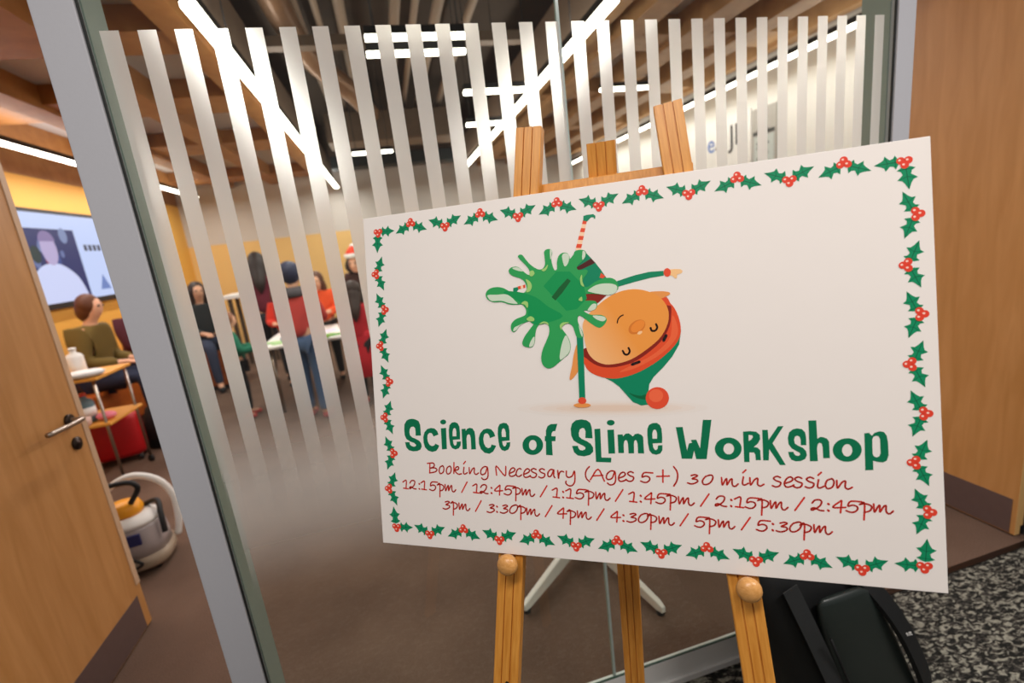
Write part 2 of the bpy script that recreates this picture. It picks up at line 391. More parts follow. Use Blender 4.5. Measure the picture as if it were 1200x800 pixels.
linear_light('short crosswise strip light between dark ceiling and right wooden bay', .80, 4.1, 1.41, 4.1, 2.68, .06, 0, rod=1.219)
linear_light('shorter farther crosswise strip light just above the left easel leg', 1.0, 5.2, 1.42, 5.2, 2.68, .06, 0, rod=1.219)
linear_light('small distant crosswise strip light in front of the pale back wall', -.22, 6.65, .28, 6.65, 2.75, .06, 0, rod=1.149)
linear_light('short pale crosswise strip light under the right wooden bay', 2.30, 4.75, 2.88, 4.75, 2.82, .05, 0, rod=.319)

pipes = [(-.42, 3.62, .045), (-.25, 3.62, .03), (-.05, 3.66, .05), (.42, 3.62, .05), (.60, 3.64, .035), (.80, 3.62, .05), (1.1, 3.6, .04)]
proto = None
for i, (x, z, r_) in enumerate(pipes):
    if proto is None:
        proto = MB().tube([(0, 0, 0), (0, 8.6, 0)], .045, M['pipe'], 10).build('ceiling_pipe'); o = proto
    else:
        o = proto.copy(); COL.objects.link(o)
    o.location = (x, 1.4, z); o.scale = (r_/.045, 1, r_/.045)
    tag(o, 'pale pipe running lengthwise under the dark open ceiling', 'pipe', 'pipes under the dark ceiling')
dct = MB().box((-.55, 7.6, 3.1), (1.4, 8.15, 3.5), M['duct']).build('air_duct', bevel=.01)
for x in (-.4, .15, 1.25):
    MB().box((x-.02, 7.62, 3.5), (x+.02, 7.66, 3.899), M['black']).build('hanger', dct)
tag(dct, 'brown metal air duct crossing the dark open ceiling', 'duct')
tag(MB().box((-.68, 9.0, 2.98), (1.5, 9.35, 3.18), flat((30, 34, 34), .6)).build('cable_tray', bevel=.01), 'dark cable tray crossing below the far end of the open ceiling', 'cable tray')
tag(MB().tube(spline([(-.55, 3.4, 3.5), (-.45, 5.2, 3.45), (-.1, 6.0, 3.3), (.1, 7.2, 3.36)], 6), .11, flat((150, 116, 88), .4, .4, var=.2), 16).build('flexible_duct'), 'round flexible duct bending across the dark open ceiling', 'duct')
tag(MB().box((-.78, 4.6, 3.25), (1.6, 4.72, 3.33), M['duct']).build('ceiling_strut'), 'thin brown strut crossing the dark open ceiling', 'strut')
for x0, x1, lab in ((-.80, -.745, 'grey slanting edge beam beside the left strip light'), (1.60, 1.66, 'grey edge beam beside the strip light right of the glass joint')):
    tag(MB().box((x0, 1.5, 2.95), (x1, 9.9, 3.3), M['duct']).build('edge_beam'), lab, 'beam')

# artwork traced on the board, in millimetres from its centre
TITLE=[[[[-340.4,-97.1],[-340.1,-89.3],[-340.6,-83.7],[-343.8,-81.0],[-348.3,-81.8],[-351.3,-85.7],[-352.3,-91.4],[-351.4,-96.7],[-347.4,-100.3],[-340.2,-103.0],[-333.7,-106.3],[-330.2,-110.9],[-329.6,-116.6],[-332.6,-121.8],[-338.5,-124.4],[-347.0,-125.2],[-355.4,-123.5],[-360.4,-118.3],[-362.3,-109.1],[-353.3,-108.9],[-352.8,-113.3],[-350.0,-115.7],[-345.4,-117.0],[-341.5,-115.9],[-340.5,-113.6],[-343.9,-110.3],[-352.2,-107.6],[-359.3,-103.3],[-362.1,-96.3],[-362.5,-86.8],[-361.4,-77.2],[-356.6,-70.5],[-351.6,-68.0],[-345.1,-67.2],[-338.9,-68.3],[-332.8,-71.3],[-330.1,-77.9],[-329.9,-96.9]]],[[[-305.5,-98.2],[-295.6,-94.7],[-297.7,-88.8],[-302.5,-84.2],[-309.6,-83.3],[-317.0,-85.3],[-322.6,-91.0],[-325.5,-99.5],[-325.5,-109.0],[-323.4,-117.4],[-317.5,-123.3],[-309.4,-125.5],[-302.0,-123.5],[-297.6,-118.7],[-295.5,-114.0],[-302.8,-110.7],[-305.1,-114.2],[-309.7,-115.2],[-314.1,-113.0],[-316.9,-107.8],[-317.7,-102.2],[-316.7,-95.6],[-313.3,-92.2],[-309.2,-92.1],[-306.7,-94.9]]],[[[-290.4,-83.8],[-280.4,-83.0],[-281.2,-119.8],[-290.6,-120.7]]],[[[-279.5,-72.8],[-279.7,-73.7],[-280.2,-74.6],[-280.9,-75.4],[-281.9,-76.1],[-283.0,-76.6],[-284.2,-77.0],[-285.5,-77.1],[-286.7,-77.0],[-287.9,-76.7],[-289.0,-76.2],[-289.8,-75.5],[-290.4,-74.7],[-290.8,-73.8],[-290.9,-72.9],[-290.7,-71.9],[-290.2,-71.0],[-289.5,-70.2],[-288.5,-69.5],[-287.4,-69.0],[-286.2,-68.7],[-284.9,-68.5],[-283.6,-68.6],[-282.5,-68.9],[-281.4,-69.5],[-280.6,-70.1],[-280.0,-70.9],[-279.6,-71.8]]],[[[-255.4,-102.6],[-268.7,-103.6],[-268.3,-109.6],[-266.9,-113.3],[-263.9,-113.2],[-262.1,-110.4],[-261.9,-106.7],[-254.1,-106.2],[-254.9,-113.0],[-258.6,-118.1],[-265.3,-120.3],[-271.2,-118.0],[-274.5,-112.6],[-275.8,-99.6],[-275.6,-86.6],[-273.6,-78.3],[-269.3,-74.0],[-263.2,-72.8],[-258.0,-75.0],[-255.2,-80.9],[-254.7,-91.0]],[[-268.9,-97.6],[-268.6,-90.2],[-267.0,-84.7],[-264.3,-82.8],[-262.0,-85.0],[-261.4,-90.1],[-261.9,-97.5]]],[[[-251.5,-84.9],[-244.1,-84.0],[-243.8,-88.1],[-241.2,-84.4],[-236.2,-82.5],[-231.0,-83.9],[-227.8,-88.8],[-227.0,-96.9],[-227.0,-119.2],[-235.6,-119.7],[-235.4,-100.7],[-236.4,-94.9],[-238.9,-93.5],[-241.9,-95.7],[-243.3,-100.9],[-243.5,-119.2],[-251.8,-119.8]]],[[[-200.6,-99.8],[-190.9,-96.3],[-192.9,-90.1],[-197.7,-84.8],[-204.3,-83.4],[-211.7,-85.5],[-217.3,-91.3],[-220.7,-99.6],[-221.0,-109.6],[-218.1,-118.6],[-211.7,-124.8],[-203.2,-126.3],[-196.3,-122.5],[-192.1,-116.1],[-190.2,-112.5],[-198.4,-110.5],[-200.6,-115.4],[-204.9,-116.8],[-209.2,-114.7],[-212.0,-108.5],[-212.7,-101.2],[-210.7,-94.0],[-207.7,-91.6],[-203.9,-92.1],[-201.7,-95.6]]],[[[-166.0,-103.1],[-179.1,-104.6],[-178.7,-109.6],[-176.7,-113.4],[-174.0,-113.0],[-171.9,-109.4],[-171.8,-106.7],[-165.2,-105.9],[-166.0,-112.8],[-169.1,-118.3],[-175.5,-121.1],[-181.0,-119.5],[-184.4,-114.2],[-185.7,-105.2],[-186.3,-92.7],[-185.3,-81.9],[-182.1,-76.2],[-175.4,-73.8],[-169.8,-74.6],[-166.4,-79.0],[-165.4,-87.0]],[[-179.3,-97.6],[-179.4,-89.9],[-177.9,-84.5],[-175.4,-82.7],[-173.1,-85.0],[-172.0,-89.8],[-172.1,-97.5]]],[[[-109.3,-109.8],[-109.9,-113.4],[-111.4,-116.9],[-113.7,-120.0],[-116.6,-122.7],[-120.0,-124.7],[-123.7,-126.0],[-127.6,-126.5],[-131.5,-126.2],[-135.2,-125.1],[-138.4,-123.3],[-141.1,-120.7],[-143.0,-117.7],[-144.1,-114.2],[-144.3,-110.6],[-143.7,-106.9],[-142.1,-103.4],[-139.8,-100.3],[-136.9,-97.6],[-133.4,-95.6],[-129.7,-94.3],[-125.7,-93.9],[-121.9,-94.2],[-118.3,-95.4],[-115.1,-97.2],[-112.5,-99.8],[-110.6,-102.8],[-109.5,-106.2]],[[-120.2,-110.0],[-120.5,-111.9],[-121.1,-113.7],[-121.9,-115.3],[-123.0,-116.7],[-124.3,-117.7],[-125.7,-118.4],[-127.2,-118.6],[-128.6,-118.4],[-130.0,-117.9],[-131.1,-116.9],[-132.1,-115.6],[-132.8,-114.0],[-133.1,-112.2],[-133.2,-110.3],[-132.9,-108.4],[-132.3,-106.7],[-131.5,-105.0],[-130.4,-103.7],[-129.1,-102.6],[-127.7,-102.0],[-126.2,-101.8],[-124.8,-101.9],[-123.4,-102.5],[-122.3,-103.5],[-121.3,-104.8],[-120.6,-106.4],[-120.3,-108.2]]],[[[-105.3,-125.9],[-104.3,-103.6],[-106.1,-103.3],[-105.6,-95.3],[-103.8,-94.9],[-103.3,-86.2],[-100.3,-79.2],[-94.8,-75.7],[-83.7,-75.1],[-87.9,-86.9],[-91.9,-87.4],[-94.0,-90.4],[-94.7,-95.3],[-87.7,-95.5],[-88.5,-103.3],[-94.4,-103.4],[-94.3,-126.3]]],[[[-40.1,-97.6],[-39.2,-87.1],[-40.9,-82.3],[-44.3,-81.7],[-48.1,-84.1],[-50.1,-89.8],[-49.8,-95.4],[-46.1,-99.0],[-38.6,-102.3],[-32.2,-106.4],[-28.8,-112.2],[-28.7,-119.0],[-34.0,-124.2],[-43.4,-126.8],[-53.5,-125.6],[-59.2,-120.6],[-62.0,-110.5],[-52.6,-110.2],[-52.0,-113.6],[-49.6,-117.0],[-45.4,-117.4],[-41.0,-115.1],[-40.6,-112.5],[-44.1,-110.0],[-52.4,-106.0],[-59.0,-101.8],[-62.3,-94.2],[-62.7,-83.1],[-60.0,-74.6],[-53.8,-69.4],[-45.2,-68.0],[-36.8,-69.3],[-31.2,-73.5],[-29.1,-81.0],[-28.7,-97.9]]],[[[-25.1,-83.2],[-15.9,-82.5],[-16.4,-127.9],[-1.1,-127.9],[-2.0,-135.3],[-25.4,-135.1]]],[[[-5.1,-84.4],[5.0,-83.8],[5.0,-121.1],[-5.2,-121.7]]],[[[6.7,-73.1],[6.5,-74.1],[6.0,-75.0],[5.2,-75.8],[4.3,-76.5],[3.1,-77.1],[1.8,-77.4],[0.5,-77.5],[-0.9,-77.4],[-2.1,-77.1],[-3.3,-76.6],[-4.2,-75.9],[-4.9,-75.1],[-5.3,-74.2],[-5.4,-73.2],[-5.2,-72.3],[-4.7,-71.3],[-3.9,-70.5],[-2.9,-69.8],[-1.7,-69.3],[-0.4,-69.0],[0.9,-68.9],[2.2,-69.0],[3.5,-69.3],[4.6,-69.8],[5.5,-70.4],[6.2,-71.3],[6.6,-72.2]]],[[[10.1,-91.7],[17.9,-91.2],[18.2,-94.5],[21.9,-90.3],[26.8,-89.4],[30.6,-91.9],[32.9,-94.3],[36.2,-90.6],[41.0,-89.6],[45.7,-91.6],[48.2,-94.8],[48.4,-120.2],[39.5,-120.1],[39.4,-105.7],[38.4,-100.8],[36.6,-99.5],[34.6,-101.7],[33.9,-105.8],[33.6,-120.3],[25.3,-120.5],[25.1,-106.0],[24.1,-101.0],[21.9,-99.8],[19.7,-102.0],[18.6,-107.8],[18.4,-120.2],[9.9,-120.4]]],[[[75.3,-103.6],[61.7,-104.5],[62.1,-110.0],[64.0,-114.1],[66.3,-114.5],[68.4,-112.3],[69.3,-107.4],[75.8,-106.8],[75.2,-114.6],[72.2,-119.5],[66.0,-121.7],[59.8,-120.2],[56.2,-115.1],[54.8,-105.3],[54.5,-92.3],[55.0,-82.5],[57.4,-76.8],[63.0,-73.5],[69.1,-73.3],[73.6,-76.6],[75.6,-82.2],[76.0,-95.2]],[[61.8,-97.4],[61.8,-89.7],[63.3,-84.8],[65.6,-83.0],[67.8,-84.8],[68.8,-89.6],[68.4,-97.2]]],[[[96.0,-79.6],[105.6,-79.2],[110.2,-114.5],[113.3,-103.7],[117.5,-102.7],[116.3,-98.4],[123.7,-97.8],[128.4,-110.8],[134.1,-68.6],[145.8,-68.5],[136.7,-126.4],[122.3,-126.9],[120.0,-114.2],[116.7,-126.6],[102.2,-126.7]]],[[[184.2,-110.2],[183.8,-113.1],[182.9,-115.8],[181.5,-118.5],[179.6,-120.9],[177.3,-123.0],[174.7,-124.7],[171.9,-126.0],[168.8,-126.8],[165.7,-127.2],[162.6,-127.0],[159.6,-126.4],[156.8,-125.3],[154.3,-123.7],[152.2,-121.7],[150.5,-119.4],[149.2,-116.8],[148.5,-114.0],[148.4,-111.1],[148.8,-108.2],[149.8,-105.4],[151.2,-102.7],[153.1,-100.3],[155.5,-98.2],[158.1,-96.5],[161.0,-95.3],[164.1,-94.5],[167.2,-94.2],[170.3,-94.3],[173.2,-95.0],[176.0,-96.2],[178.5,-97.8],[180.5,-99.8],[182.2,-102.1],[183.4,-104.6],[184.1,-107.4]],[[174.2,-110.5],[174.0,-112.3],[173.4,-114.0],[172.5,-115.5],[171.3,-116.9],[169.9,-117.9],[168.4,-118.5],[166.8,-118.7],[165.2,-118.6],[163.7,-118.0],[162.4,-117.1],[161.4,-115.8],[160.6,-114.3],[160.1,-112.6],[160.0,-110.8],[160.3,-109.0],[160.9,-107.3],[161.8,-105.7],[163.0,-104.4],[164.4,-103.4],[165.9,-102.8],[167.5,-102.5],[169.1,-102.7],[170.6,-103.3],[171.9,-104.2],[172.9,-105.5],[173.7,-107.0],[174.1,-108.7]]],[[[187.0,-85.5],[195.6,-84.6],[203.9,-85.5],[208.5,-89.7],[208.9,-95.8],[205.9,-102.0],[200.1,-107.5],[204.9,-108.2],[208.2,-111.9],[208.4,-126.1],[201.8,-126.3],[201.6,-118.2],[199.8,-115.2],[194.0,-115.3],[193.7,-129.2],[186.7,-129.4]],[[194.0,-90.0],[198.8,-90.7],[199.7,-93.3],[197.2,-96.8],[193.9,-98.9]]],[[[211.9,-82.8],[219.0,-82.7],[219.4,-97.2],[232.0,-77.6],[239.1,-77.2],[224.3,-101.6],[239.7,-132.2],[232.4,-132.4],[219.8,-110.1],[218.5,-126.1],[211.4,-126.3]]],[[[259.4,-103.8],[259.4,-95.6],[258.3,-91.9],[255.3,-90.5],[252.6,-92.0],[251.4,-96.5],[252.2,-101.7],[256.0,-104.6],[261.8,-107.5],[265.5,-111.9],[266.3,-117.8],[263.8,-123.1],[258.4,-126.0],[251.9,-126.5],[246.9,-124.4],[244.5,-120.0],[243.4,-113.5],[249.8,-113.3],[250.7,-116.0],[252.5,-118.2],[255.5,-118.9],[258.1,-117.3],[257.6,-114.6],[253.8,-112.2],[248.0,-108.6],[244.3,-102.7],[243.7,-93.7],[245.6,-86.1],[250.4,-81.6],[255.7,-80.3],[261.6,-81.4],[265.3,-85.8],[266.3,-93.2],[266.1,-103.7]]],[[[269.9,-69.4],[279.5,-69.1],[279.8,-94.5],[283.1,-92.2],[286.9,-92.1],[291.3,-94.2],[293.7,-98.6],[293.8,-121.0],[285.8,-121.4],[285.7,-106.2],[284.7,-101.0],[282.1,-100.0],[279.9,-102.6],[278.9,-107.8],[279.2,-125.6],[269.6,-125.9]]],[[[331.4,-108.9],[331.0,-111.7],[330.1,-114.4],[328.8,-117.0],[327.1,-119.3],[324.9,-121.3],[322.5,-123.0],[319.8,-124.3],[316.9,-125.1],[314.0,-125.4],[311.0,-125.3],[308.2,-124.7],[305.5,-123.6],[303.2,-122.0],[301.1,-120.1],[299.5,-117.9],[298.3,-115.3],[297.7,-112.6],[297.5,-109.8],[297.9,-107.0],[298.8,-104.3],[300.1,-101.7],[301.9,-99.4],[304.1,-97.3],[306.6,-95.7],[309.4,-94.4],[312.2,-93.7],[315.2,-93.4],[318.1,-93.5],[320.9,-94.2],[323.5,-95.3],[325.9,-96.9],[327.8,-98.8],[329.4,-101.0],[330.6,-103.5],[331.2,-106.2]],[[320.5,-109.7],[320.3,-111.5],[319.8,-113.3],[319.0,-115.0],[318.0,-116.3],[316.9,-117.4],[315.6,-118.0],[314.2,-118.3],[312.9,-118.1],[311.7,-117.5],[310.6,-116.5],[309.7,-115.2],[309.0,-113.6],[308.6,-111.9],[308.6,-110.0],[308.8,-108.1],[309.3,-106.3],[310.1,-104.7],[311.1,-103.3],[312.3,-102.3],[313.5,-101.6],[314.9,-101.4],[316.2,-101.5],[317.4,-102.1],[318.5,-103.1],[319.4,-104.4],[320.1,-106.0],[320.4,-107.8]]],[[[335.1,-86.5],[340.6,-85.8],[343.5,-89.7],[346.7,-85.7],[352.8,-83.5],[357.5,-84.7],[360.3,-89.4],[361.5,-98.6],[361.5,-115.7],[359.1,-122.9],[354.8,-125.2],[348.9,-124.7],[343.8,-123.4],[343.6,-135.9],[334.4,-136.3]],[[343.9,-94.7],[345.3,-91.1],[348.3,-89.6],[351.3,-90.5],[352.6,-94.5],[352.6,-113.1],[350.9,-117.2],[347.9,-118.7],[344.9,-117.3],[343.6,-114.1]]]]
GLYPHS={"1":[[[-0.2,11.7],[7.9,14.8],[6.2,0.3]],[[0.6,0.6],[11.4,-0.2]]],":":[[[0.2,9.7],[1.0,8.9]],[[-0.3,0.7],[0.5,-0.1]]],"5":[[[18.1,13.8],[5.5,13.7],[2.1,7.0],[7.3,8.6],[12.3,7.2],[13.1,3.3],[9.4,-0.5],[4.7,-1.1],[-0.3,0.7]]],"p":[[[-4.8,10.3],[0.7,12.3],[-0.6,-10.3]],[[-4.1,10.7],[2.3,11.7],[8.1,9.3],[8.7,5.9],[6.0,2.0],[0.0,0.0]]],"m":[[[-0.1,11.3],[0.5,0.4],[4.2,7.0],[6.8,9.7],[6.7,0.9],[10.9,7.9],[13.8,9.7],[13.6,3.3],[15.1,-0.5],[18.2,-0.6],[21.7,2.9]]],"/":[[[12.3,18.7],[0.0,0.0]]],"4":[[[1.5,16.9],[-8.7,7.1],[6.3,7.7]],[[2.0,16.4],[0.0,0.0]]],"3":[[[5.4,11.7],[11.1,13.2],[14.2,11.4],[6.8,7.1],[12.3,6.3],[14.3,3.5],[9.6,0.2],[4.8,-0.8],[0.0,0.5]]],"0":[[[10.2,13.9],[4.5,11.4],[0.3,5.3],[1.3,0.4],[6.3,0.1],[12.0,4.2],[14.7,10.1],[13.6,13.8],[9.4,13.9]]],"2":[[[1.3,10.3],[5.4,14.5],[11.2,15.1],[13.9,12.6],[11.5,7.0],[5.6,2.4],[0.3,0.2],[0.3,2.7],[4.9,3.5],[10.5,0.6],[16.2,0.2]]],"B":[[[1.5,16.6],[0.0,0.0]],[[-3.9,16.5],[7.4,17.6],[10.9,14.9],[9.0,10.7],[1.2,8.0]],[[1.6,8.4],[12.0,8.9],[16.1,5.9],[11.5,2.0],[-0.4,-0.2]]],"o":[[[7.4,13.6],[2.4,11.0],[-0.1,4.5],[2.4,-0.3],[8.3,2.4],[10.4,9.0],[8.7,13.4],[6.6,13.3]]],"k":[[[1.8,18.6],[0.2,-0.4]],[[0.6,3.2],[6.1,10.8],[10.7,11.0],[9.5,6.8],[2.9,4.4],[9.3,-1.3],[16.0,-0.3]]],"i":[[[1.1,11.1],[-0.5,1.5],[2.3,-0.5],[7.1,2.1]],[[0.7,17.2],[4.7,21.3]]],"n":[[[-0.3,10.8],[0.2,0.4],[5.4,7.9],[9.9,10.3],[9.3,2.2],[12.7,-0.6],[17.5,2.2]]],"g":[[[13.3,12.9],[7.6,13.6],[1.5,8.8],[-0.2,2.4],[2.9,-0.2],[8.9,2.7],[13.3,12.3],[13.8,-0.7],[10.8,-6.8],[4.9,-8.5],[1.0,-5.8]]],"N":[[[0.0,0.0],[0.4,15.3],[15.4,-0.6],[17.9,15.2]]],"e":[[[1.1,5.0],[8.3,8.2],[10.7,11.8],[7.7,14.4],[2.9,11.5],[-0.1,4.6],[1.9,0.1],[7.5,0.7],[11.7,3.3]]],"c":[[[9.4,12.1],[7.1,13.6],[2.9,11.3],[0.1,5.5],[1.2,1.1],[5.2,0.2],[9.8,3.1]]],"s":[[[10.7,13.3],[6.3,14.9],[2.0,12.1],[5.0,8.7],[10.7,6.3],[9.1,1.4],[4.2,-0.2],[0.1,1.4]]],"a":[[[10.2,11.7],[4.8,12.4],[0.0,7.0],[0.1,1.2],[4.7,1.9],[9.8,11.2],[9.3,2.7],[11.2,-0.7]]],"r":[[[-0.4,12.1],[0.2,-0.3],[1.6,7.0],[5.3,11.1],[9.3,10.2]]],"y":[[[0.1,11.2],[0.0,3.4],[3.5,1.0],[9.3,3.8],[13.2,11.4],[13.0,-4.1],[8.8,-11.3],[2.8,-12.4],[-1.7,-8.7],[-1.2,-5.2]]],"(":[[[1.0,23.8],[-3.7,18.5],[-5.9,11.6],[-4.5,4.6],[0.0,0.0]]],"A":[[[-0.3,-0.0],[12.6,16.9],[21.5,-1.6]],[[4.7,6.3],[19.6,7.6]]],"+":[[[-8.5,8.6],[9.7,9.8]],[[0.9,18.7],[0.0,0.0]]],")":[[[1.1,29.4],[5.3,22.8],[6.3,14.8],[4.1,6.7],[0.0,0.0]]]}
GLYPH_RUN=[["B",-317.0,-162.5],["o",-298.5,-162.9],["o",-284.7,-163.1],["k",-271.0,-161.6],["i",-252.1,-161.8],["n",-241.3,-161.7],["g",-220.8,-162.0],["N",-192.5,-162.1],["e",-170.0,-163.1],["c",-158.1,-163.0],["e",-145.1,-163.8],["s",-133.8,-163.7],["s",-119.9,-163.5],["a",-103.8,-161.9],["r",-87.0,-162.9],["y",-73.5,-162.3],["(",-37.1,-166.7],["A",-35.3,-163.6],["g",-10.3,-162.1],["e",8.1,-164.3],["s",20.2,-163.6],["5",41.5,-163.4],["+",73.6,-163.3],[")",88.9,-168.3],["3",108.6,-163.3],["0",129.2,-164.0],["m",155.7,-164.3],["i",183.6,-162.1],["n",193.4,-162.7],["s",221.5,-163.4],["e",236.9,-163.1],["s",248.0,-163.4],["s",262.4,-163.1],["i",278.0,-162.3],["o",287.0,-163.0],["n",301.0,-162.3],["1",-371.6,-192.6],["2",-358.7,-192.5],[":",-339.4,-192.3],["1",-335.4,-192.7],["5",-319.1,-192.4],["p",-299.5,-193.7],["m",-288.7,-193.1],["/",-258.2,-194.4],["1",-236.8,-193.8],["2",-223.8,-194.4],[":",-203.5,-193.3],["4",-189.4,-195.6],["5",-180.8,-193.4],["p",-160.7,-193.4],["m",-149.3,-194.0],["/",-118.9,-195.0],["1",-98.1,-194.7],[":",-81.1,-194.3],["1",-75.9,-194.9],["5",-61.0,-193.9],["p",-40.3,-194.1],["m",-28.2,-194.2],["/",1.5,-195.9],["1",22.4,-195.5],[":",39.6,-194.8],["4",54.4,-196.9],["5",62.3,-194.8],["p",82.8,-194.4],["m",94.9,-195.3],["/",125.2,-196.7],["2",145.7,-195.4],[":",166.6,-194.6],["1",171.8,-195.4],["5",185.5,-195.0],["p",206.7,-194.7],["m",218.2,-194.9],["/",248.5,-195.8],["2",268.8,-194.4],[":",289.1,-193.9],["4",303.5,-195.8],["5",310.5,-193.2],["p",331.1,-193.5],["m",342.4,-192.8],["3",-295.4,-224.4],["p",-275.8,-224.5],["m",-264.5,-224.4],["/",-234.5,-225.6],["3",-213.6,-225.4],[":",-195.6,-224.6],["3",-189.9,-225.1],["0",-173.0,-224.9],["p",-153.9,-224.5],["m",-143.0,-226.1],["/",-112.3,-227.1],["4",-83.0,-228.0],["p",-71.1,-226.9],["m",-59.0,-226.0],["/",-29.0,-227.7],["4",1.8,-228.6],[":",12.1,-226.5],["3",17.3,-226.6],["0",34.8,-226.5],["p",53.0,-226.2],["m",65.4,-227.0],["/",95.1,-228.0],["5",115.8,-227.1],["p",136.0,-226.6],["m",148.6,-226.8],["/",178.8,-228.1],["5",198.8,-226.9],[":",219.4,-226.2],["3",223.7,-226.7],["0",240.9,-226.1],["p",258.7,-226.4],["m",271.0,-225.7]]
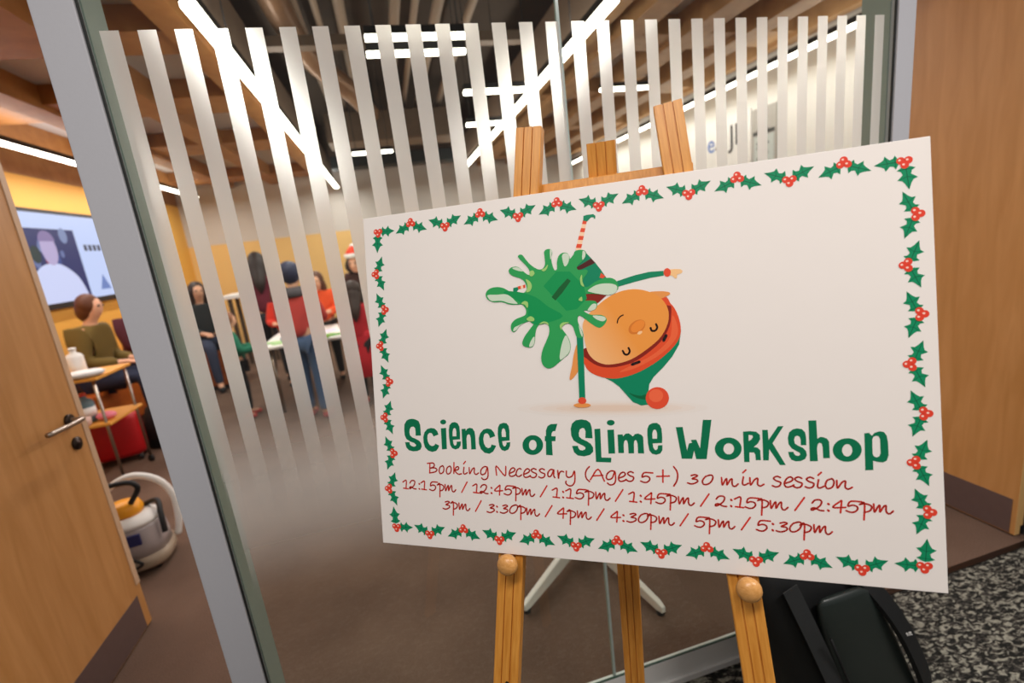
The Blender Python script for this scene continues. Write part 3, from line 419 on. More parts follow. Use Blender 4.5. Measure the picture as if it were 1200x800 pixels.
ELF=[["tan0",[[142.0,-50.7],[139.0,-53.3],[130.4,-55.8],[116.5,-58.1],[97.7,-60.1],[74.6,-61.8],[48.0,-63.0],[18.9,-63.7],[-11.5,-63.8],[-42.1,-63.4],[-71.2,-62.4],[-97.5,-60.8],[-119.7,-58.7],[-136.4,-56.2],[-146.8,-53.4],[-150.2,-50.4],[-146.5,-47.5],[-135.8,-44.7],[-118.7,-42.3],[-96.3,-40.2],[-69.9,-38.7],[-40.6,-37.7],[-10.1,-37.3],[20.3,-37.4],[49.3,-38.2],[75.7,-39.4],[98.7,-41.1],[117.2,-43.2],[130.9,-45.5],[139.2,-48.0]]],["tan1",[[125.6,-50.6],[123.0,-52.7],[115.4,-54.8],[103.1,-56.6],[86.5,-58.2],[66.1,-59.6],[42.7,-60.5],[17.2,-61.1],[-9.5,-61.2],[-36.1,-60.8],[-61.4,-60.0],[-84.3,-58.7],[-103.4,-57.0],[-117.9,-55.0],[-126.9,-52.8],[-129.8,-50.5],[-126.6,-48.1],[-117.4,-45.9],[-102.7,-44.0],[-83.3,-42.3],[-60.4,-41.1],[-35.0,-40.3],[-8.3,-39.9],[18.3,-40.1],[43.7,-40.6],[67.0,-41.6],[87.2,-43.0],[103.7,-44.6],[115.8,-46.5],[123.2,-48.5]]],["tan2",[[106.7,-50.6],[104.4,-52.3],[98.0,-53.8],[87.6,-55.3],[73.5,-56.6],[56.3,-57.6],[36.6,-58.3],[15.1,-58.7],[-7.1,-58.8],[-29.3,-58.5],[-50.4,-57.8],[-69.3,-56.8],[-85.2,-55.5],[-97.1,-54.0],[-104.5,-52.3],[-106.9,-50.5],[-104.3,-48.7],[-96.7,-47.0],[-84.6,-45.5],[-68.6,-44.2],[-49.6,-43.2],[-28.5,-42.6],[-6.3,-42.3],[16.0,-42.4],[37.4,-42.8],[57.0,-43.6],[74.1,-44.7],[88.0,-45.9],[98.3,-47.4],[104.6,-49.0]]],["tan3",[[87.4,-50.6],[85.6,-51.8],[80.3,-53.0],[71.8,-54.1],[60.4,-55.0],[46.4,-55.8],[30.4,-56.3],[13.1,-56.6],[-4.8,-56.6],[-22.6,-56.4],[-39.5,-55.9],[-54.6,-55.2],[-67.1,-54.2],[-76.6,-53.1],[-82.5,-51.8],[-84.4,-50.5],[-82.3,-49.2],[-76.3,-47.9],[-66.7,-46.8],[-54.0,-45.9],[-38.9,-45.1],[-22.0,-44.7],[-4.2,-44.4],[13.7,-44.5],[31.0,-44.8],[46.9,-45.4],[60.8,-46.2],[72.2,-47.1],[80.6,-48.2],[85.7,-49.4]]],["tan4",[[67.8,-50.6],[66.4,-51.5],[62.4,-52.3],[55.8,-53.0],[47.1,-53.7],[36.4,-54.2],[24.2,-54.6],[11.0,-54.8],[-2.6,-54.8],[-16.0,-54.6],[-28.7,-54.3],[-40.0,-53.7],[-49.4,-53.1],[-56.5,-52.3],[-60.8,-51.4],[-62.3,-50.5],[-60.7,-49.6],[-56.3,-48.7],[-49.1,-48.0],[-39.6,-47.3],[-28.2,-46.8],[-15.5,-46.5],[-2.1,-46.3],[11.5,-46.3],[24.6,-46.6],[36.7,-46.9],[47.4,-47.5],[56.1,-48.1],[62.5,-48.9],[66.5,-49.7]]],["peach",[[-25.4,242.5],[-19.5,241.1],[-31.4,197.1],[-39.8,198.0]]],["red",[[-25.4,243.1],[-19.2,242.1],[-20.8,236.1],[-27.3,237.2]]],["red",[[-29.2,231.3],[-22.3,230.2],[-24.0,224.2],[-31.1,225.4]]],["red",[[-33.0,219.6],[-25.5,218.4],[-27.1,212.5],[-34.9,213.6]]],["red",[[-36.9,207.5],[-28.7,206.3],[-30.4,200.4],[-38.8,201.5]]],["green",[[-25.1,242.1],[-24.4,249.5],[-19.3,250.5],[-14.4,250.4],[-9.1,250.4],[-5.9,247.2],[-6.6,242.9],[-8.2,243.4],[-8.9,245.5],[-12.7,245.9],[-19.1,240.4]]],["red",[[-137.3,149.3],[-124.1,151.4],[-124.4,146.0],[-136.7,144.3]]],["peach",[[-132.3,150.0],[-128.2,150.7],[-127.7,145.5],[-131.8,145.0]]],["green",[[-144.7,147.6],[-137.3,148.5],[-135.9,144.5],[-141.2,138.7],[-145.5,140.5]]],["green",[[20.6,144.1],[46.3,150.6],[68.2,154.1],[89.6,153.8],[90.0,146.7],[70.8,145.1],[48.9,141.2],[21.7,135.6]]],["peach_hand",[[98.7,155.0],[106.1,154.9],[113.5,154.0],[116.4,151.1],[115.0,148.0],[108.7,146.7],[108.0,141.5],[105.8,140.9],[101.5,145.6],[98.2,145.8]]],["red",[[99.9,150.4],[99.6,148.5],[98.8,146.8],[97.6,145.5],[96.1,144.7],[94.5,144.5],[93.0,145.0],[91.6,146.0],[90.5,147.5],[89.9,149.3],[89.7,151.3],[90.1,153.2],[90.9,154.9],[92.1,156.2],[93.6,157.0],[95.2,157.2],[96.7,156.7],[98.1,155.7],[99.1,154.2],[99.8,152.4]]],["green",[[-32.3,197.2],[-23.4,192.2],[-10.2,176.0],[-1.9,163.7],[6.3,149.9],[-12.5,133.2],[-35.7,134.9],[-51.0,163.0]]],["brown",[[-39.6,171.2],[-16.1,182.7],[-9.9,175.2],[-30.5,167.6],[-37.3,166.5]]],["red",[[-2.1,159.1],[4.9,153.0],[0.2,150.4],[-4.6,152.1]]],["darkred",[[-36.2,124.9],[-29.4,127.8],[-9.5,128.8],[5.0,124.5],[-7.0,114.6],[-30.8,102.8],[-37.2,108.3]]],["orange",[[-44.6,52.2],[-47.0,47.9],[-49.5,40.6],[-51.6,33.6],[-52.9,28.1],[-53.8,22.9],[-54.9,17.4],[-56.8,10.6],[-58.9,3.3],[-60.1,-2.0],[-59.9,-4.7],[-58.9,-5.5],[-57.0,-4.8],[-54.0,-2.3],[-50.3,1.8],[-46.8,6.4],[-43.7,11.1],[-40.8,16.4],[-38.7,22.3],[-37.6,29.6],[-37.4,37.5],[-38.0,43.9],[-39.7,48.6],[-42.1,51.9]]],["green",[[110.3,64.7],[106.4,43.4],[96.0,26.0],[83.1,11.0],[67.7,-4.1],[61.2,-14.3],[59.1,-27.2],[58.2,-45.4],[48.1,-46.7],[35.8,-41.4],[26.2,-29.5],[16.6,-17.5],[6.7,-9.4],[-8.6,-1.2],[42.0,30.4]]],["green_deep",[[59.0,-28.5],[56.4,-28.9],[52.6,-30.6],[48.9,-31.8],[45.5,-31.7],[42.1,-31.0],[38.9,-30.2],[35.1,-28.8],[31.6,-27.2],[30.2,-26.9],[32.1,-28.9],[36.3,-32.2],[41.2,-34.9],[46.9,-36.6],[53.4,-37.8],[58.1,-37.6],[60.0,-35.0],[60.1,-31.1]]],["orangered",[[83.3,113.3],[92.4,114.8],[95.2,110.0],[97.4,104.7],[100.6,100.8],[103.1,96.3],[105.2,91.6],[106.9,86.6],[108.2,81.4],[109.2,76.2],[109.8,71.0],[110.0,65.8],[109.6,61.0],[108.6,56.6],[107.0,52.6],[104.7,48.5],[101.9,44.4],[98.3,40.2],[94.0,35.7],[88.7,30.9],[82.7,25.8],[76.3,21.0],[69.7,16.5],[62.8,12.4],[55.9,8.6],[49.1,5.3],[42.2,2.4],[35.4,-0.0],[28.4,-2.0],[21.4,-3.6],[14.7,-4.6],[8.3,-4.8],[2.3,-4.3],[-3.4,-3.4],[-9.0,-2.1],[-14.3,-0.3],[-19.0,1.7],[-22.9,3.7],[-26.3,6.0],[-29.2,8.6],[-31.7,11.8],[-33.7,15.4],[-35.3,19.6],[-38.4,24.1],[-41.2,29.2],[-37.9,35.8],[-25.6,44.1],[-7.2,53.8],[13.2,65.6],[37.2,82.3],[63.4,100.9]]],["orangelight",[[98.9,86.9],[101.0,85.8],[103.3,80.0],[105.0,73.9],[105.8,68.9],[106.0,63.7],[105.2,58.6],[103.3,54.0],[100.5,49.5],[96.9,45.0],[92.5,40.5],[87.4,36.0],[81.7,31.6],[75.4,27.3],[68.6,23.2],[61.4,19.4],[53.8,15.6],[46.0,12.0],[38.4,9.1],[29.9,6.7],[21.6,5.0],[17.7,4.9],[20.8,7.2],[28.2,11.0],[36.1,14.9],[43.6,18.0],[51.5,21.1],[59.2,24.6],[66.4,28.6],[73.2,33.1],[79.6,38.1],[85.5,43.4],[90.9,49.4],[95.1,56.6],[97.1,67.4],[97.9,79.5]]],["darkred",[[-37.6,42.5],[-41.8,36.8],[-36.8,31.9],[-30.9,27.5],[-26.4,23.2],[-21.0,19.3],[-15.5,16.3],[-10.5,14.4],[-5.4,13.3],[0.0,12.7],[5.8,12.6],[11.9,12.9],[18.2,13.8],[24.9,15.1],[31.9,16.8],[38.9,19.3],[45.8,22.6],[52.7,26.7],[59.5,31.3],[66.7,36.6],[73.8,42.3],[80.1,48.3],[85.1,54.4],[89.2,60.6],[92.4,66.9],[94.9,73.2],[96.6,79.6],[97.2,85.7],[98.1,93.5],[98.0,101.0],[92.5,102.5],[79.0,93.3],[60.1,77.9],[38.7,64.4],[11.9,55.6],[-17.5,48.7]]],["red",[[88.4,-35.7],[87.8,-39.4],[86.4,-42.8],[84.3,-46.0],[81.5,-48.6],[78.3,-50.5],[74.7,-51.7],[70.9,-52.2],[67.2,-51.7],[63.7,-50.5],[60.6,-48.5],[58.1,-45.9],[56.2,-42.7],[55.2,-39.2],[54.9,-35.5],[55.5,-31.8],[57.0,-28.3],[59.1,-25.2],[61.9,-22.6],[65.2,-20.6],[68.8,-19.5],[72.6,-19.1],[76.3,-19.6],[79.7,-20.8],[82.8,-22.8],[85.3,-25.5],[87.1,-28.6],[88.1,-32.1]]],["redlight",[[80.3,-32.1],[79.6,-35.1],[78.0,-37.8],[75.6,-40.0],[72.7,-41.3],[69.5,-41.8],[66.3,-41.3],[63.5,-39.9],[61.3,-37.7],[59.9,-34.9],[59.6,-31.9],[60.2,-28.9],[61.9,-26.1],[64.3,-24.0],[67.2,-22.6],[70.5,-22.2],[73.6,-22.7],[76.4,-24.1],[78.6,-26.3],[79.9,-29.0]]],["orange",[[67.9,123.4],[70.3,124.4],[75.9,124.4],[81.4,124.2],[86.2,123.8],[91.0,123.0],[94.6,122.2],[96.7,121.1],[97.5,119.9],[97.4,118.7],[95.9,117.5],[93.4,116.3],[90.7,115.3],[88.2,114.1],[85.4,113.1],[82.1,113.4],[76.7,116.2],[70.8,120.3]]],["face",[[-34.6,81.3],[-35.1,77.0],[-34.6,72.6],[-34.0,67.9],[-33.6,62.7],[-33.1,57.2],[-32.2,51.7],[-31.1,46.1],[-29.8,40.5],[-27.8,35.4],[-25.1,31.0],[-21.7,27.2],[-17.8,23.9],[-13.1,21.1],[-7.9,18.9],[-2.3,17.5],[3.4,17.1],[9.5,17.5],[15.9,18.3],[22.6,19.6],[29.6,21.5],[36.6,24.0],[43.5,27.5],[50.4,31.7],[57.3,36.3],[64.5,41.3],[71.6,46.7],[77.8,52.2],[82.7,57.9],[86.6,63.7],[89.6,69.6],[92.0,75.5],[93.5,81.4],[94.1,87.2],[94.0,92.5],[93.0,97.6],[91.3,102.6],[88.6,107.5],[85.2,112.3],[81.0,116.5],[76.0,120.2],[70.3,123.3],[64.3,125.9],[58.0,128.0],[51.3,129.5],[44.6,130.2],[37.8,130.1],[30.9,129.3],[24.2,127.9],[17.9,125.8],[11.8,123.2],[5.7,120.0],[-0.8,116.0],[-7.3,111.3],[-13.3,106.7],[-18.6,102.5],[-23.3,98.4],[-27.2,94.3],[-30.5,90.0],[-33.0,85.7]]],["nose_shade",[[59.1,80.2],[59.9,77.9],[59.9,75.2],[59.0,72.4],[57.3,69.6],[55.0,67.0],[52.1,64.8],[48.9,63.2],[45.6,62.2],[42.4,61.9],[39.5,62.3],[37.2,63.5],[35.6,65.3],[34.8,67.6],[34.8,70.3],[35.7,73.1],[37.4,76.0],[39.8,78.5],[42.7,80.7],[45.9,82.4],[49.2,83.4],[52.4,83.6],[55.2,83.2],[57.5,82.0]]],["nose",[[58.2,80.4],[58.9,78.7],[58.8,76.7],[58.1,74.4],[56.7,72.1],[54.8,69.9],[52.5,68.0],[49.9,66.4],[47.2,65.4],[44.7,64.9],[42.4,65.0],[40.5,65.7],[39.2,67.0],[38.5,68.7],[38.5,70.8],[39.3,73.1],[40.6,75.4],[42.6,77.6],[44.9,79.5],[47.5,81.1],[50.2,82.1],[52.8,82.6],[55.0,82.4],[56.9,81.7]]],["nose_light",[[54.8,65.6],[54.8,64.3],[53.9,62.9],[52.2,61.7],[50.3,61.1],[48.6,61.2],[47.6,62.0],[47.6,63.2],[48.6,64.7],[50.2,65.9],[52.2,66.5],[53.8,66.4]]],["ink",[[18.6,80.6],[19.9,85.7],[23.5,90.0],[27.9,92.1]],1.9],["ink",[[67.2,70.2],[68.7,66.0],[73.6,65.8],[76.8,70.2],[75.3,75.4]],3.0],["ink",[[24.6,37.5],[27.4,32.2],[31.9,31.8],[35.0,36.4],[33.4,41.6]],3.0],["ink",[[37.5,16.2],[48.2,19.8]],4.2],["ink",[[85.1,50.6],[88.8,57.6]],4.4],["green",[[-45.1,62.5],[-34.9,62.0],[-36.7,-34.9],[-46.2,-35.3]]],["orange",[[-28.7,-45.7],[-29.4,-46.8],[-31.4,-47.9],[-34.4,-48.7],[-38.2,-49.3],[-42.3,-49.4],[-46.5,-49.2],[-50.3,-48.7],[-53.2,-47.9],[-55.1,-46.8],[-55.7,-45.6],[-55.0,-44.4],[-53.0,-43.4],[-49.9,-42.6],[-46.1,-42.0],[-41.9,-41.9],[-37.8,-42.1],[-34.1,-42.6],[-31.2,-43.5],[-29.3,-44.5]]],["red",[[-35.3,-38.4],[-35.8,-40.2],[-37.0,-41.8],[-38.8,-43.0],[-40.9,-43.7],[-43.2,-43.7],[-45.2,-43.0],[-46.9,-41.8],[-47.9,-40.2],[-48.2,-38.3],[-47.7,-36.5],[-46.5,-34.8],[-44.7,-33.6],[-42.6,-33.0],[-40.3,-33.0],[-38.2,-33.7],[-36.6,-34.9],[-35.6,-36.5]]]]
